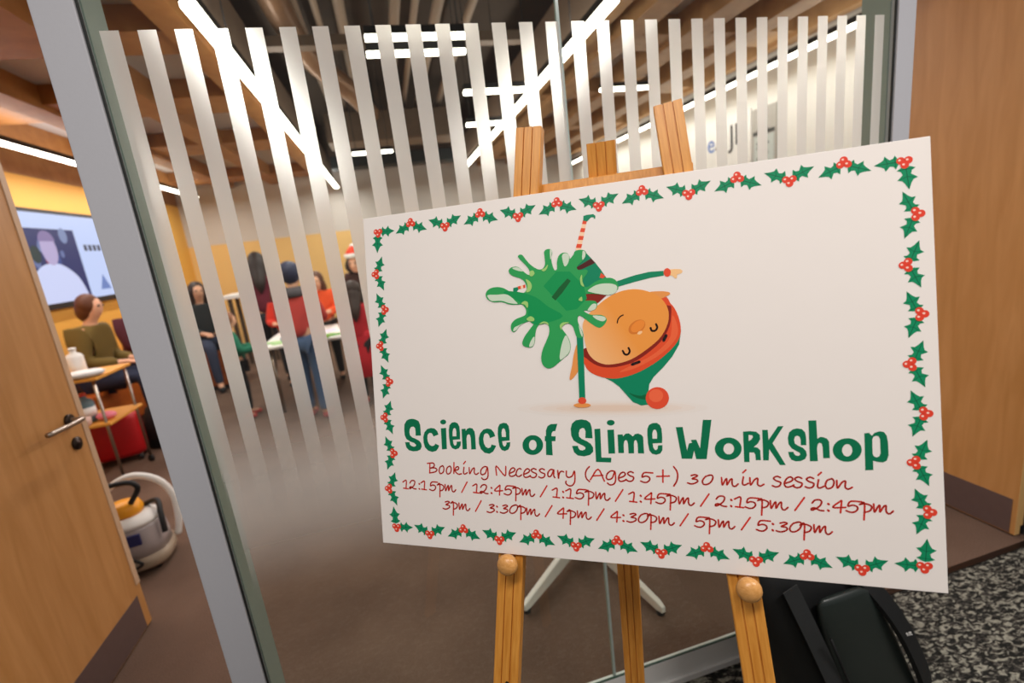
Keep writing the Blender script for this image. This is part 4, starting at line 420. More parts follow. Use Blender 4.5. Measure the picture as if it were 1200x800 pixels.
SLIME=[["slime",[[-139.0,120.0],[-143.1,120.2],[-148.0,120.6],[-152.9,121.4],[-157.3,122.9],[-161.6,124.8],[-165.9,126.2],[-170.5,126.6],[-175.1,126.5],[-179.3,126.8],[-183.1,127.9],[-186.5,129.5],[-189.2,131.3],[-191.2,133.5],[-192.6,136.0],[-193.2,138.5],[-193.1,141.0],[-192.3,143.5],[-190.9,145.8],[-188.8,147.7],[-186.1,149.3],[-182.9,150.5],[-179.2,151.1],[-175.0,151.3],[-171.1,151.2],[-167.6,150.6],[-164.4,149.7],[-161.2,148.5],[-158.0,146.7],[-154.8,144.6],[-151.6,142.6],[-148.4,140.8],[-145.1,139.2],[-142.0,137.9],[-139.2,137.1],[-136.6,136.6],[-133.9,136.6],[-131.0,137.0],[-128.1,137.9],[-125.7,139.1],[-124.0,140.5],[-122.8,142.3],[-122.1,144.3],[-122.0,146.5],[-122.4,149.0],[-123.0,151.3],[-123.8,153.5],[-124.8,155.6],[-126.2,157.5],[-127.8,159.2],[-129.8,160.7],[-132.4,162.2],[-135.9,163.7],[-140.0,165.2],[-143.6,166.8],[-146.4,168.5],[-148.6,170.4],[-150.2,172.3],[-150.8,174.3],[-150.8,176.2],[-150.2,177.8],[-149.0,179.3],[-147.3,180.5],[-145.2,181.3],[-142.4,181.7],[-139.1,181.8],[-136.2,181.3],[-133.8,180.2],[-131.8,178.6],[-129.9,176.8],[-128.1,175.1],[-126.4,173.2],[-124.5,171.4],[-122.4,169.5],[-120.2,167.7],[-118.4,166.5],[-116.9,166.1],[-115.7,166.4],[-115.1,167.5],[-115.2,169.7],[-115.9,172.7],[-117.0,175.7],[-118.7,178.5],[-120.7,181.2],[-123.0,184.0],[-125.6,186.9],[-128.3,189.9],[-130.6,192.5],[-132.2,194.6],[-133.4,196.3],[-133.9,197.8],[-133.4,199.0],[-132.3,199.8],[-130.9,200.3],[-129.5,200.4],[-127.8,200.1],[-126.1,199.1],[-124.5,197.1],[-122.8,194.4],[-120.9,191.6],[-118.7,188.6],[-116.2,185.4],[-113.4,182.4],[-110.0,179.4],[-106.2,176.5],[-102.7,174.4],[-99.8,173.4],[-97.1,173.2],[-94.8,173.7],[-92.7,175.1],[-90.9,177.3],[-89.7,180.2],[-89.3,184.3],[-89.5,189.0],[-89.7,193.2],[-89.9,196.4],[-90.1,198.9],[-89.8,200.9],[-88.7,202.5],[-87.0,203.6],[-85.2,204.3],[-82.8,204.4],[-80.2,204.1],[-78.2,203.1],[-77.2,201.4],[-76.9,199.0],[-77.0,196.6],[-77.5,194.3],[-78.5,191.9],[-79.0,189.2],[-78.8,185.7],[-78.3,181.9],[-77.6,178.3],[-76.7,175.0],[-75.7,172.1],[-74.6,170.1],[-73.2,169.6],[-71.8,170.1],[-70.6,171.6],[-70.3,174.5],[-70.3,178.5],[-70.0,182.2],[-69.3,185.5],[-68.3,188.7],[-66.9,191.4],[-65.1,193.4],[-63.0,194.9],[-60.8,195.8],[-58.2,196.1],[-55.4,195.8],[-53.1,195.0],[-51.5,193.5],[-50.4,191.5],[-49.6,189.4],[-49.3,186.9],[-49.2,184.2],[-49.3,182.6],[-49.5,182.5],[-49.8,183.3],[-49.5,184.7],[-47.8,186.4],[-45.6,188.6],[-43.5,190.8],[-42.4,193.0],[-41.5,195.2],[-39.8,196.8],[-36.5,197.6],[-32.4,197.8],[-28.9,197.4],[-26.4,196.4],[-24.5,194.9],[-23.3,193.0],[-23.1,190.7],[-23.6,188.1],[-24.6,185.7],[-26.0,183.5],[-27.9,181.4],[-29.9,179.5],[-32.0,177.8],[-34.2,176.2],[-36.0,174.7],[-37.4,173.3],[-38.5,171.9],[-39.1,170.7],[-39.0,169.4],[-38.3,168.3],[-37.3,167.3],[-35.8,166.7],[-33.9,166.3],[-32.0,166.0],[-29.8,166.2],[-27.5,166.6],[-25.6,166.6],[-24.0,166.0],[-22.7,164.9],[-22.1,163.5],[-22.4,161.9],[-23.5,160.1],[-24.7,158.3],[-26.3,156.5],[-28.2,154.8],[-29.7,152.8],[-30.6,150.5],[-31.2,147.9],[-31.3,145.5],[-30.6,143.2],[-29.4,141.1],[-27.9,139.7],[-26.3,139.1],[-24.4,139.1],[-22.1,139.7],[-19.1,141.5],[-15.6,143.9],[-11.8,146.1],[-7.5,147.8],[-2.8,149.3],[1.5,150.3],[5.1,150.7],[8.3,150.7],[11.2,150.3],[14.1,149.4],[16.8,148.1],[19.1,146.4],[20.7,144.3],[22.0,142.0],[22.7,139.6],[23.1,137.1],[23.1,134.5],[22.3,132.2],[20.5,130.4],[17.9,128.8],[14.9,127.6],[11.4,126.5],[7.5,125.8],[3.4,125.4],[-0.8,125.7],[-5.2,126.4],[-9.6,127.0],[-14.2,127.7],[-18.8,128.4],[-22.7,128.6],[-25.5,128.4],[-27.6,127.9],[-29.4,127.0],[-31.3,125.6],[-32.8,123.9],[-33.5,122.2],[-33.3,120.8],[-32.3,119.4],[-30.7,118.4],[-28.7,118.0],[-26.1,118.0],[-23.3,117.9],[-19.9,117.6],[-16.3,117.2],[-13.4,116.4],[-11.7,115.1],[-10.8,113.4],[-10.4,111.5],[-10.5,109.5],[-11.0,107.2],[-12.0,105.3],[-13.5,103.9],[-15.3,102.7],[-17.5,102.0],[-20.2,101.9],[-23.1,102.2],[-25.8,102.5],[-28.1,102.8],[-30.1,103.1],[-31.3,102.9],[-31.2,102.0],[-30.1,100.7],[-28.4,99.4],[-26.0,98.0],[-22.9,96.6],[-19.5,95.5],[-15.7,95.1],[-11.7,95.1],[-8.0,94.8],[-4.9,94.1],[-2.2,93.1],[0.0,91.9],[1.6,90.2],[2.7,88.3],[3.0,86.2],[2.2,83.9],[0.8,81.4],[-1.0,79.2],[-3.0,77.3],[-5.2,75.8],[-7.4,74.9],[-9.5,74.8],[-11.5,75.4],[-13.9,76.5],[-16.9,78.5],[-20.2,81.0],[-23.5,83.7],[-26.8,86.6],[-30.1,89.6],[-33.0,92.1],[-35.5,93.9],[-37.5,95.1],[-39.2,95.5],[-40.5,94.9],[-41.4,93.6],[-41.9,91.8],[-42.0,89.3],[-41.7,86.3],[-41.1,83.3],[-40.0,80.4],[-38.6,77.5],[-37.3,74.7],[-36.2,72.3],[-35.3,70.1],[-34.7,67.9],[-34.4,65.4],[-34.5,62.9],[-35.6,61.2],[-38.1,60.5],[-41.6,60.6],[-44.5,61.6],[-46.0,63.9],[-46.9,67.1],[-47.7,70.2],[-48.4,72.9],[-49.0,75.5],[-49.8,77.9],[-51.1,80.0],[-52.7,81.8],[-54.6,83.2],[-57.0,84.1],[-59.8,84.5],[-62.2,84.5],[-64.3,83.8],[-66.0,82.7],[-67.2,81.3],[-67.9,79.9],[-68.1,78.3],[-67.5,76.3],[-65.9,73.6],[-63.6,70.5],[-61.5,67.5],[-59.8,64.7],[-58.4,61.9],[-57.2,58.8],[-56.2,55.0],[-55.6,50.9],[-55.5,46.9],[-56.1,43.3],[-57.2,39.9],[-58.9,36.9],[-61.2,34.3],[-64.1,32.2],[-67.0,30.0],[-70.0,27.6],[-73.0,25.3],[-76.1,22.9],[-79.1,20.5],[-82.1,18.2],[-85.1,16.3],[-88.1,15.1],[-91.1,14.3],[-94.0,14.3],[-96.8,15.3],[-99.5,17.0],[-101.6,19.4],[-103.1,22.3],[-104.1,25.9],[-104.4,29.8],[-104.0,34.2],[-103.0,38.9],[-101.6,43.5],[-99.7,48.1],[-97.3,52.7],[-95.0,57.0],[-92.9,61.2],[-90.9,65.1],[-89.5,68.8],[-88.6,72.5],[-88.4,76.0],[-88.5,79.0],[-89.1,81.7],[-90.2,84.0],[-91.6,85.7],[-93.7,86.9],[-96.1,87.6],[-98.5,87.8],[-100.8,87.4],[-102.9,86.4],[-104.9,85.1],[-106.7,83.3],[-108.3,81.0],[-109.7,78.4],[-110.7,75.3],[-111.5,71.7],[-112.1,68.2],[-112.5,64.6],[-112.8,61.1],[-113.4,57.8],[-114.5,54.8],[-116.0,52.2],[-117.6,50.2],[-119.5,49.3],[-121.6,49.1],[-124.0,49.2],[-126.7,49.7],[-129.6,50.5],[-131.9,51.6],[-133.5,53.0],[-134.5,54.7],[-134.7,57.0],[-133.9,60.0],[-132.3,63.5],[-130.1,67.2],[-127.1,71.2],[-123.6,75.3],[-120.4,78.9],[-117.6,82.0],[-115.2,84.7],[-113.7,86.9],[-113.4,88.8],[-114.0,90.3],[-115.2,91.3],[-116.8,91.8],[-119.0,91.9],[-121.4,91.7],[-124.3,91.1],[-127.6,90.1],[-130.6,89.0],[-133.3,87.9],[-135.8,86.7],[-138.1,85.1],[-139.9,82.9],[-141.4,80.4],[-143.1,78.3],[-145.0,76.8],[-146.9,75.7],[-148.7,75.5],[-150.3,76.4],[-151.8,78.3],[-152.6,80.6],[-152.7,83.3],[-152.3,86.4],[-151.2,89.3],[-149.5,91.7],[-147.1,94.0],[-144.4,95.9],[-140.9,97.4],[-137.1,98.6],[-133.6,99.6],[-130.8,100.5],[-128.3,101.4],[-126.5,102.7],[-125.5,105.0],[-125.1,107.8],[-125.2,110.4],[-126.0,112.9],[-127.4,115.3],[-128.9,117.3],[-130.3,118.6],[-131.7,119.4],[-133.3,120.0],[-134.8,120.1],[-136.4,120.0]]],["slime_deep",[[-94.1,146.2],[-72.0,167.5],[-50.2,165.6],[-29.9,142.5],[-25.8,120.9],[-42.7,105.9],[-59.1,104.3]]],["slime_deep",[[-162.2,140.9],[-159.1,143.2],[-149.1,142.6],[-138.4,140.9],[-128.5,138.3],[-117.9,134.5],[-108.5,130.1],[-101.1,124.9],[-94.9,119.1],[-88.3,113.2],[-79.0,107.4],[-69.3,101.5],[-65.0,96.5],[-69.8,92.7],[-80.0,89.8],[-89.8,87.7],[-97.5,85.9],[-104.8,84.9],[-111.1,85.4],[-116.2,87.8],[-120.2,91.7],[-123.0,96.4],[-122.6,102.0],[-121.0,108.4],[-123.6,115.5],[-136.0,124.5],[-152.6,134.1]]],["belt_under",[[-81.7,127.9],[-75.8,121.9],[-64.3,133.0],[-49.5,150.9],[-54.6,155.1],[-68.4,142.5]]],["slime_light",[[-189.6,139.3],[-185.5,139.6],[-179.5,139.1],[-173.5,138.6],[-168.3,138.7],[-163.1,138.8],[-158.5,138.3],[-154.8,137.0],[-151.7,135.0],[-148.9,132.9],[-146.5,130.7],[-144.5,128.4],[-142.7,126.2],[-140.6,124.2],[-138.8,122.3],[-138.9,121.2],[-142.3,121.3],[-147.6,122.1],[-152.8,123.3],[-157.1,124.8],[-161.2,126.7],[-165.8,128.1],[-171.5,128.5],[-177.7,128.5],[-182.6,128.9],[-185.4,130.1],[-187.1,131.6],[-188.2,133.3],[-189.6,135.4],[-190.6,137.8]]],["slime_light",[[-144.4,179.7],[-142.8,180.4],[-139.4,180.7],[-136.2,180.5],[-133.8,179.5],[-131.7,178.0],[-129.9,176.5],[-128.2,175.0],[-126.8,173.5],[-126.9,172.7],[-129.2,172.9],[-133.0,173.9],[-136.5,175.1],[-139.9,176.6],[-143.1,178.3]]],["slime_light",[[-80.2,202.7],[-79.3,203.9],[-78.0,203.5],[-77.1,202.4],[-77.1,200.5],[-77.4,197.8],[-77.9,195.2],[-78.3,192.6],[-78.7,190.1],[-79.2,188.4],[-79.7,187.7],[-80.2,187.8],[-80.5,189.3],[-80.7,193.4],[-80.6,198.8]]],["slime_light",[[-60.9,192.8],[-59.3,194.3],[-56.9,195.0],[-54.7,194.9],[-52.8,194.0],[-51.0,192.5],[-50.0,190.2],[-50.1,186.7],[-51.0,182.5],[-52.2,179.1],[-53.9,176.5],[-55.9,174.6],[-57.7,174.3],[-59.0,176.1],[-60.0,179.4],[-60.7,182.9],[-61.2,186.4],[-61.5,190.0]]],["slime_light",[[-28.2,195.6],[-26.8,195.9],[-25.2,194.3],[-24.2,192.3],[-24.1,190.2],[-24.6,187.8],[-25.4,185.7],[-26.8,183.6],[-28.6,181.8],[-29.7,182.0],[-29.8,185.9],[-29.1,191.7]]],["slime_light",[[-23.2,134.0],[-20.2,136.2],[-15.4,138.9],[-10.5,141.0],[-5.6,142.0],[-0.5,142.4],[4.3,142.3],[8.8,141.9],[12.9,141.1],[16.3,140.1],[18.8,138.8],[20.6,137.2],[21.4,135.3],[21.2,132.5],[20.1,129.4],[18.0,126.8],[15.0,125.3],[11.1,124.4],[6.6,124.2],[1.4,124.9],[-4.3,126.3],[-9.5,127.7],[-14.0,128.9],[-17.9,130.2],[-20.9,131.3],[-22.9,132.1],[-23.9,132.8]]],["slime_light",[[-61.9,65.8],[-60.3,64.5],[-58.9,61.4],[-57.7,58.0],[-56.8,54.5],[-56.2,50.6],[-56.1,46.9],[-56.5,43.6],[-57.4,40.4],[-59.4,37.2],[-63.8,32.9],[-69.3,28.6],[-73.2,27.1],[-74.1,30.4],[-73.2,36.4],[-72.0,42.4],[-70.7,47.7],[-69.0,53.0],[-67.2,57.6],[-65.4,61.4],[-63.6,64.5]]],["slime_light",[[-17.9,94.2],[-13.6,94.2],[-6.9,93.2],[-1.6,91.9],[0.8,90.5],[1.7,88.8],[1.7,87.3],[0.7,85.9],[-1.2,84.7],[-3.7,84.3],[-6.7,85.1],[-10.3,86.7],[-13.3,88.5],[-16.0,90.6],[-18.1,92.8]]],["slime_light",[[-25.8,102.9],[-24.2,105.6],[-20.9,109.4],[-17.8,112.0],[-15.4,112.8],[-13.1,112.5],[-11.7,111.6],[-11.4,109.8],[-11.8,107.4],[-12.7,105.4],[-13.9,104.0],[-15.5,103.0],[-17.5,102.4],[-20.6,101.9],[-24.1,101.9]]],["slime_light",[[-148.6,77.2],[-148.8,78.6],[-148.0,80.8],[-146.4,82.9],[-143.4,84.5],[-139.5,85.9],[-136.2,87.1],[-133.5,87.9],[-131.3,88.5],[-130.6,88.5],[-132.3,87.7],[-135.3,86.4],[-138.1,84.7],[-139.9,82.7],[-141.4,80.4],[-143.0,78.7],[-145.1,77.6],[-147.3,77.0]]],["slime_light",[[-123.0,50.4],[-123.0,52.3],[-122.1,55.2],[-120.7,58.1],[-118.6,61.5],[-115.9,65.0],[-114.0,66.5],[-113.3,64.8],[-113.3,61.2],[-113.8,57.8],[-114.7,55.2],[-116.0,52.8],[-117.6,51.1],[-119.5,50.1],[-121.7,49.8]]],["slime_light",[[-40.7,80.8],[-39.3,78.4],[-37.2,73.3],[-35.6,68.8],[-35.3,65.7],[-35.5,63.2],[-36.0,62.1],[-36.9,62.9],[-38.0,65.1],[-39.0,68.1],[-39.9,72.8],[-40.7,78.1]]],["slime_lime",[[-122.8,159.9],[-121.0,159.4],[-118.2,157.6],[-115.8,155.4],[-114.3,153.0],[-113.4,150.2],[-113.1,147.5],[-113.7,144.7],[-115.1,142.0],[-116.7,140.0],[-119.0,138.9],[-121.6,138.6],[-123.2,139.2],[-122.8,141.1],[-121.4,143.8],[-120.4,146.5],[-120.2,148.6],[-120.4,150.6],[-120.8,152.7],[-121.7,155.5],[-122.7,158.3]]],["slime_lime",[[-114.9,171.6],[-113.4,172.6],[-111.6,173.0],[-110.0,172.8],[-108.8,171.6],[-107.8,169.7],[-107.5,167.9],[-108.3,166.2],[-109.8,164.5],[-111.3,163.6],[-113.0,163.6],[-114.9,164.3],[-116.0,165.5],[-116.2,167.4],[-115.7,169.8]]],["slime_lime",[[-95.7,172.3],[-94.5,173.1],[-92.2,173.8],[-90.0,174.9],[-88.0,176.8],[-86.1,178.9],[-85.0,179.8],[-85.0,178.3],[-85.8,175.5],[-87.0,173.1],[-88.4,171.4],[-90.2,170.2],[-91.9,169.6],[-93.6,170.1],[-95.2,171.2]]],["slime_lime",[[-132.4,121.1],[-131.3,122.5],[-128.9,124.0],[-126.5,124.8],[-124.4,124.4],[-122.3,123.3],[-121.0,121.6],[-120.8,118.6],[-121.4,115.1],[-122.3,113.1],[-123.6,114.1],[-125.2,116.7],[-126.9,118.9],[-129.1,119.8],[-131.4,120.4]]],["slime_lime",[[-124.8,95.7],[-123.3,97.2],[-120.8,98.9],[-118.3,99.6],[-116.0,98.9],[-113.7,97.4],[-112.3,95.8],[-111.9,94.3],[-112.2,92.6],[-113.4,91.6],[-115.7,91.2],[-118.8,91.4],[-121.4,92.0],[-123.3,93.0],[-124.6,94.3]]],["slime_lime",[[-104.8,85.9],[-103.1,87.2],[-100.3,88.8],[-97.5,89.8],[-95.0,89.6],[-92.5,88.8],[-90.6,87.7],[-89.5,86.1],[-88.9,84.3],[-89.1,83.4],[-90.5,84.2],[-92.7,85.9],[-95.1,87.1],[-97.5,87.0],[-100.1,86.3],[-102.2,85.8],[-103.8,85.6],[-104.9,85.5]]],["slime_lime",[[-71.0,81.5],[-69.9,83.5],[-68.0,85.2],[-65.6,86.3],[-61.9,86.6],[-57.6,86.3],[-55.3,85.8],[-56.4,85.3],[-59.5,84.5],[-62.3,83.6],[-64.2,82.5],[-66.0,81.1],[-67.3,79.7],[-68.0,77.6],[-68.4,75.5],[-68.8,74.6],[-69.8,76.1],[-70.8,79.0]]],["slime_lime",[[-39.0,120.1],[-37.9,121.9],[-35.6,123.9],[-33.7,124.8],[-33.0,123.7],[-32.8,121.5],[-32.8,119.7],[-33.0,118.7],[-33.3,118.0],[-34.1,117.8],[-35.9,118.2],[-38.0,119.0]]],["slime_lime",[[-34.7,153.2],[-33.8,156.0],[-32.4,158.3],[-31.4,158.8],[-31.2,156.3],[-31.4,152.0],[-31.3,148.0],[-30.3,144.8],[-29.1,141.9],[-28.7,140.3],[-29.9,140.2],[-31.9,141.3],[-33.6,143.1],[-34.4,146.1],[-34.8,149.9]]]]

# ---------------------------------------------------------------- easel and printed board
SA = Vector((0.8573507, -0.51473273, 0)); SB = Vector((0.10736693, 0.17883284, 0.97800366)); SN = Vector((-0.50341049, -0.83849212, 0.20858773))
SO = Vector((0.29638724, 0.65730999, 1.3203799))
SR = Matrix((SA, SB, SN)).transposed().to_4x4()
sign = empty('sign_board', SO-SB*.2945, 0, 'white holly-bordered workshop notice board resting on the wooden easel', 'sign')
sign.matrix_world = Matrix.Translation(SO-SB*.2945) @ SR
def pm(name, rough=.5, c=(0, 0, 0)):
    return flat(c, rough, 0, .25, var=.02, scale=12)
INK = {'green': (0, 132, 92), 'green_deep': (0, 98, 58), 'title': (0, 112, 74), 'red': (228, 78, 48), 'redlight': (240, 104, 66), 'darkred': (136, 32, 20),
       'orangered': (226, 78, 40), 'orangelight': (236, 100, 58), 'orange': (232, 150, 78), 'peach': (250, 208, 172), 'peach_hand': (246, 196, 138), 'brown': (78, 26, 24), 'ink': (36, 22, 22),
       'nose_shade': (214, 120, 44), 'nose': (236, 138, 52), 'nose_light': (250, 200, 148), 'slime': (44, 158, 84), 'slime_deep': (4, 146, 78), 'belt_under': (16, 92, 44),
       'slime_light': (206, 220, 198), 'slime_lime': (160, 204, 116), 'tan0': (235, 226, 219), 'tan1': (234, 222, 213), 'tan2': (233, 217, 205), 'tan3': (231, 211, 196), 'tan4': (229, 204, 185),
       'text': (212, 54, 42), 'holly': (10, 138, 92), 'vein': (6, 92, 62), 'berry': (226, 66, 46), 'shine': (250, 206, 190)}
def ink(k): return pm(k, c=INK[k])
def face_mat():
    m, nt, p = newmat('printed_face_ink'); p.inputs['Roughness'].default_value = .5; p.inputs['Specular IOR Level'].default_value = .25
    tc = nt.nodes.new('ShaderNodeTexCoord'); mp = nt.nodes.new('ShaderNodeMapping'); mp.vector_type = 'TEXTURE'
    mp.inputs['Location'].default_value = (-.075, .022, 0); mp.inputs['Rotation'].default_value = (0, 0, .55); mp.inputs['Scale'].default_value = (.115, .1, 1)
    g = nt.nodes.new('ShaderNodeTexGradient'); nt.links.new(tc.outputs['Object'], mp.inputs[0]); nt.links.new(mp.outputs[0], g.inputs[0])
    r = nt.nodes.new('ShaderNodeValToRGB'); r.color_ramp.elements[0].color = (*lin((250, 204, 152)), 1); r.color_ramp.elements[1].color = (*lin((238, 152, 66)), 1)
    nt.links.new(g.outputs[0], r.inputs[0]); nt.links.new(r.outputs[0], p.inputs['Base Color']); return m
FACE = face_mat()
M['board'] = flat((236, 228, 222), .55, 0, .3, var=.01)
def SP(o):
    o.parent = sign; o.matrix_parent_inverse = Matrix.Identity(4); o.location = (0, .2945, 0); return o
SP(MB().box((-.4205, -.2945, -.005), (.4205, .2945, 0), M['board']).build('panel', bevel=.0006))
def ribbon(mb, pts, w, z, m, smooth=True):
    P_ = [Vector((p[0], p[1])) for p in (spline([(q[0], q[1], 0) for q in pts], 4) if smooth and len(pts) > 2 else pts)]
    vs = []; fs = []
    for a, b in zip(P_[:-1], P_[1:]):
        d = (b-a)
        if d.length < 1e-7: continue
        d.normalize(); n = Vector((-d.y, d.x))*w/2; k = len(vs)
        vs += [(*(a-n), z), (*(b-n), z), (*(b+n), z), (*(a+n), z)]; fs.append((k, k+1, k+2, k+3))
    for q in P_:
        k = len(vs); vs += [(q.x+w/2*math.cos(2*PI*j/8), q.y+w/2*math.sin(2*PI*j/8), z) for j in range(8)]; fs.append(tuple(range(k, k+8)))
    mb.add(vs, fs, m)
mmv = lambda l: [(p[0]/1000, p[1]/1000) for p in l]
# title
mb = MB()
for loops in TITLE:
    mb.poly([spline([(x, y, 0) for x, y in mmv(l)], 2, True) if len(l) > 14 and False else mmv(l) for l in loops], .00015, ink('title'))
SP(mb.build('title_lettering'))['label'] = 'chunky dark green title lettering'
# handwritten lines
mb = MB()
for c, x, y in GLYPH_RUN:
    for s_ in GLYPHS[c]:
        sx = min(1, max(.88, 1+(x+100)/250*.12))*(.92 if c == '2' else 1)
        ribbon(mb, [((x+p[0]*sx)/1000, (y+p[1])/1000) for p in s_], 0.0024 if c != ':' else .0031, .00015, ink('text'))
SP(mb.build('handwritten_lettering'))['label'] = 'thin red handwritten-style lettering'
# holly border
mb = MB()
LEAF = [(0, 0), (.04, .14), (.14, .33), (.22, .19), (.36, .15), (.55, .36), (.60, .20), (.72, .12), (1, 0)]
LEAF = LEAF+[(x, -y) for x, y in LEAF[-2:0:-1]]
def holly_leaf(bx, by, tx, ty):
    d = Vector((tx-bx, ty-by)); L = d.length; u = d/L; n = Vector((-u.y, u.x))
    q = lambda x, y: (bx+u.x*x*L+n.x*y*L, by+u.y*x*L+n.y*y*L)
    mb.poly([[q(x, y) for x, y in LEAF]], .0002, ink('holly'))
    ribbon(mb, [q(.05, 0), q(.93, 0)], .0009, .00026, ink('vein'), False)
    for x0, sx, sy in ((.14, .15, .22), (.45, .53, .24)):
        for s_ in (-1, 1): ribbon(mb, [q(x0, 0), q(sx, s_*sy)], .0007, .00026, ink('vein'), False)
def berries(cx, cy, a):
    for dx, dy in ((-.0042, -.001), (.0042, -.001), (0, .0048)):
        x = cx+dx*math.cos(a)-dy*math.sin(a); y = cy+dx*math.sin(a)+dy*math.cos(a)
        mb.poly([[(x+.0048*math.cos(t*PI/8), y+.0048*math.sin(t*PI/8)) for t in range(16)]], .00034+.00004*(dy > 0), ink('berry'))
        mb.poly([[(x-.0012+.0016*math.cos(t*PI/4), y+.0008+.0014*math.sin(t*PI/4)) for t in range(8)]], .00042, ink('shine'))
def sprig(cx, cy, ax, ay, tilt):  # ax,ay: border direction; tilt: side the leaf tips swing to (+ left of direction)
    nx, ny = -ay, ax
    for s_ in (-1, 1):
        holly_leaf(cx+s_*ax*.0045+nx*tilt*.0028, cy+s_*ay*.0045+ny*tilt*.0028, cx+s_*ax*.0305+nx*tilt*.0135, cy+s_*ay*.0305+ny*tilt*.0135)
    berries(cx-nx*tilt*.0005, cy-ny*tilt*.0005, math.atan2(ay, ax)+(PI if tilt > 0 else 0))
for i in range(11):
    up = 1 if i % 2 == 0 else -1
    sprig((-325+65*i)/1000, (268.5+5.5*up)/1000, 1, 0, -up)
    sprig((-324+65*i)/1000, (-265-5.5*up)/1000, 1, 0, up)
for i in range(7):
    o_ = 1 if i % 2 == 0 else -1
    sprig((-394-5.5*o_)/1000, (193-64.5*i)/1000, 0, 1, -o_)
    sprig((396.5+5.5*o_)/1000, (198-64.5*i)/1000, 0, 1, o_)
for cx, cy, sx, sy in ((-.391, .267, 1, -1), (.392, .267, -1, -1), (.396, -.261, -1, 1), (-.390, -.263, 1, 1)):
    holly_leaf(cx+sx*.006, cy, cx+sx*.0335, cy+sy*.001); holly_leaf(cx-sx*.001, cy+sy*.006, cx-sx*.004, cy+sy*.037); berries(cx, cy, PI)
SP(mb.build('holly_border'))['label'] = 'green holly border with red berries'
# cartwheeling elf and slime splat
def picture(layers, z, dz):
    mb = MB()
    for it in layers:
        k, pts = it[0], mmv(it[1]); m = FACE if k == 'face' else ink(k)
        if len(it) == 3: ribbon(mb, pts, it[2]/1000, z, m)
        else: mb.poly([pts], z, m)
        z += dz
    return mb, z
def is_foot(l): return all(p[0] < -120 and p[1] > 130 for p in l[1])
mb, z_ = picture([l for l in ELF if is_foot(l)], .0002, .00002); SP(mb.build('elf_foot'))
mb, z_ = picture([l for l in ELF if not is_foot(l)], .0001, .00002); SP(mb.build('elf_picture'))['label'] = 'upside-down elf in green with a red hat'
mb, z_ = picture(SLIME, z_, .00002); SP(mb.build('slime_splat'))['label'] = 'green splash of slime'

# easel
foot = 1.3502
easel = empty('easel', (0, 0, 0), 0, 'wooden display easel with grooved legs and round pegs holding the notice board', 'easel')
easel.location = (0.15, .42, 0)
EI = Matrix.Translation((-.15, -.42, 0))
TF = lambda v: SO+SA*v[0]+SB*v[1]+SN*v[2]
def EP(o, par=None):
    o.parent = par or easel
    if not par: o.matrix_parent_inverse = EI
    return o
def grooved_leg(name, p0, p1, n0, n1, w0, w1, th, grooves=True):
    """p = (a, b) on the board plane at depth n; profile with two saw-cut grooves on the front"""
    g, d = .0022, .0035
    prof = []
    for u in (-1/6, 1/6): prof += [(u, 0, -g/2), (u, -d, -g/4), (u, -d, g/4), (u, 0, g/2)]
    a0, a1 = TF((p0[0], p0[1], n0)), TF((p1[0], p1[1], n1))
    ax = (a1-a0).normalized(); side = (SA-ax*SA.dot(ax)).normalized(); fr = side.cross(ax).normalized()
    if fr.dot(SN) < 0: fr = -fr
    vs = []
    for base, w in ((a0, w0), (a1, w1)):
        pr = [(-w/2, -th), (-w/2, -.0012), (-w/2+.0012, 0)]+[(u*w+o_, d_) for u, d_, o_ in prof]+[(w/2-.0012, 0), (w/2, -.0012), (w/2, -th)]
        vs += [base+side*x+fr*y for x, y in pr]
    n = len(pr); fs = [(i, (i+1) % n, (i+1) % n+n, i+n) for i in range(n)]+[tuple(range(n-1, -1, -1)), tuple(range(n, 2*n))]
    o = EP(MB().add(vs, fs, M['easel']).build(name))
    bm = bmesh.new(); bm.from_mesh(o.data); bmesh.ops.recalc_face_normals(bm, faces=bm.faces)
    bmesh.ops.triangulate(bm, faces=[f for f in bm.faces if len(f.verts) > 4]); bm.to_mesh(o.data); bm.free()
    # object-space origin at the foot, long axis along local z, so that the grain runs along the leg
    R = Matrix((side, fr, ax)).transposed().to_4x4(); T_ = Matrix.Translation(a1) @ R
    o.data.transform(T_.inverted()); o.matrix_basis = T_
    return o
grooved_leg('leg', (-.106, .4045), (-.2845, -1.339), -.0065, -.0065, .0425, .0445, .021)
grooved_leg('leg', (.107, .4015), (.2845, -1.339), -.0065, -.0065, .0405, .0445, .021)
grooved_leg('rear_leg', (.0045, .369), (-.018, -1.2515), -.028, -.436, .045, .038, .02)
EP(MB().prism([(-.14, .298), (.14, .298), (.14, .3165), (-.14, .3165)], -.049, -.0285, M['easel'], TF).build('crossbar', bevel=.002))
for x, y in ((-.1765, -.3045), (.183, -.3065)):
    mbp = MB()
    prof = [(.006, 0), (.006, .012), (.010, .0125), (.0155, .017), (.0172, .0225), (.0165, .028), (.013, .0325), (.007, .0352), (.001, .036)]
    vs = []; fs = []; n = 24
    for r_, h_ in prof:
        for k in range(n): vs.append(TF((x+r_*math.cos(2*PI*k/n), y+r_*math.sin(2*PI*k/n), -.0066+h_)))
    for i in range(len(prof)-1):
        for k in range(n): fs.append((i*n+k, i*n+(k+1) % n, (i+1)*n+(k+1) % n, (i+1)*n+k))
    fs.append(tuple((len(prof)-1)*n+k for k in range(n)))
    EP(mbp.add(vs, fs, M['knob'], True).build('peg'))
hx, hy = -.1975, -.522
EP(MB().prism([(hx+.0035*math.cos(t*PI/8), hy+.0035*math.sin(t*PI/8)) for t in range(16)], -.0068, -.0062, M['black'], TF).build('peg_hole'))

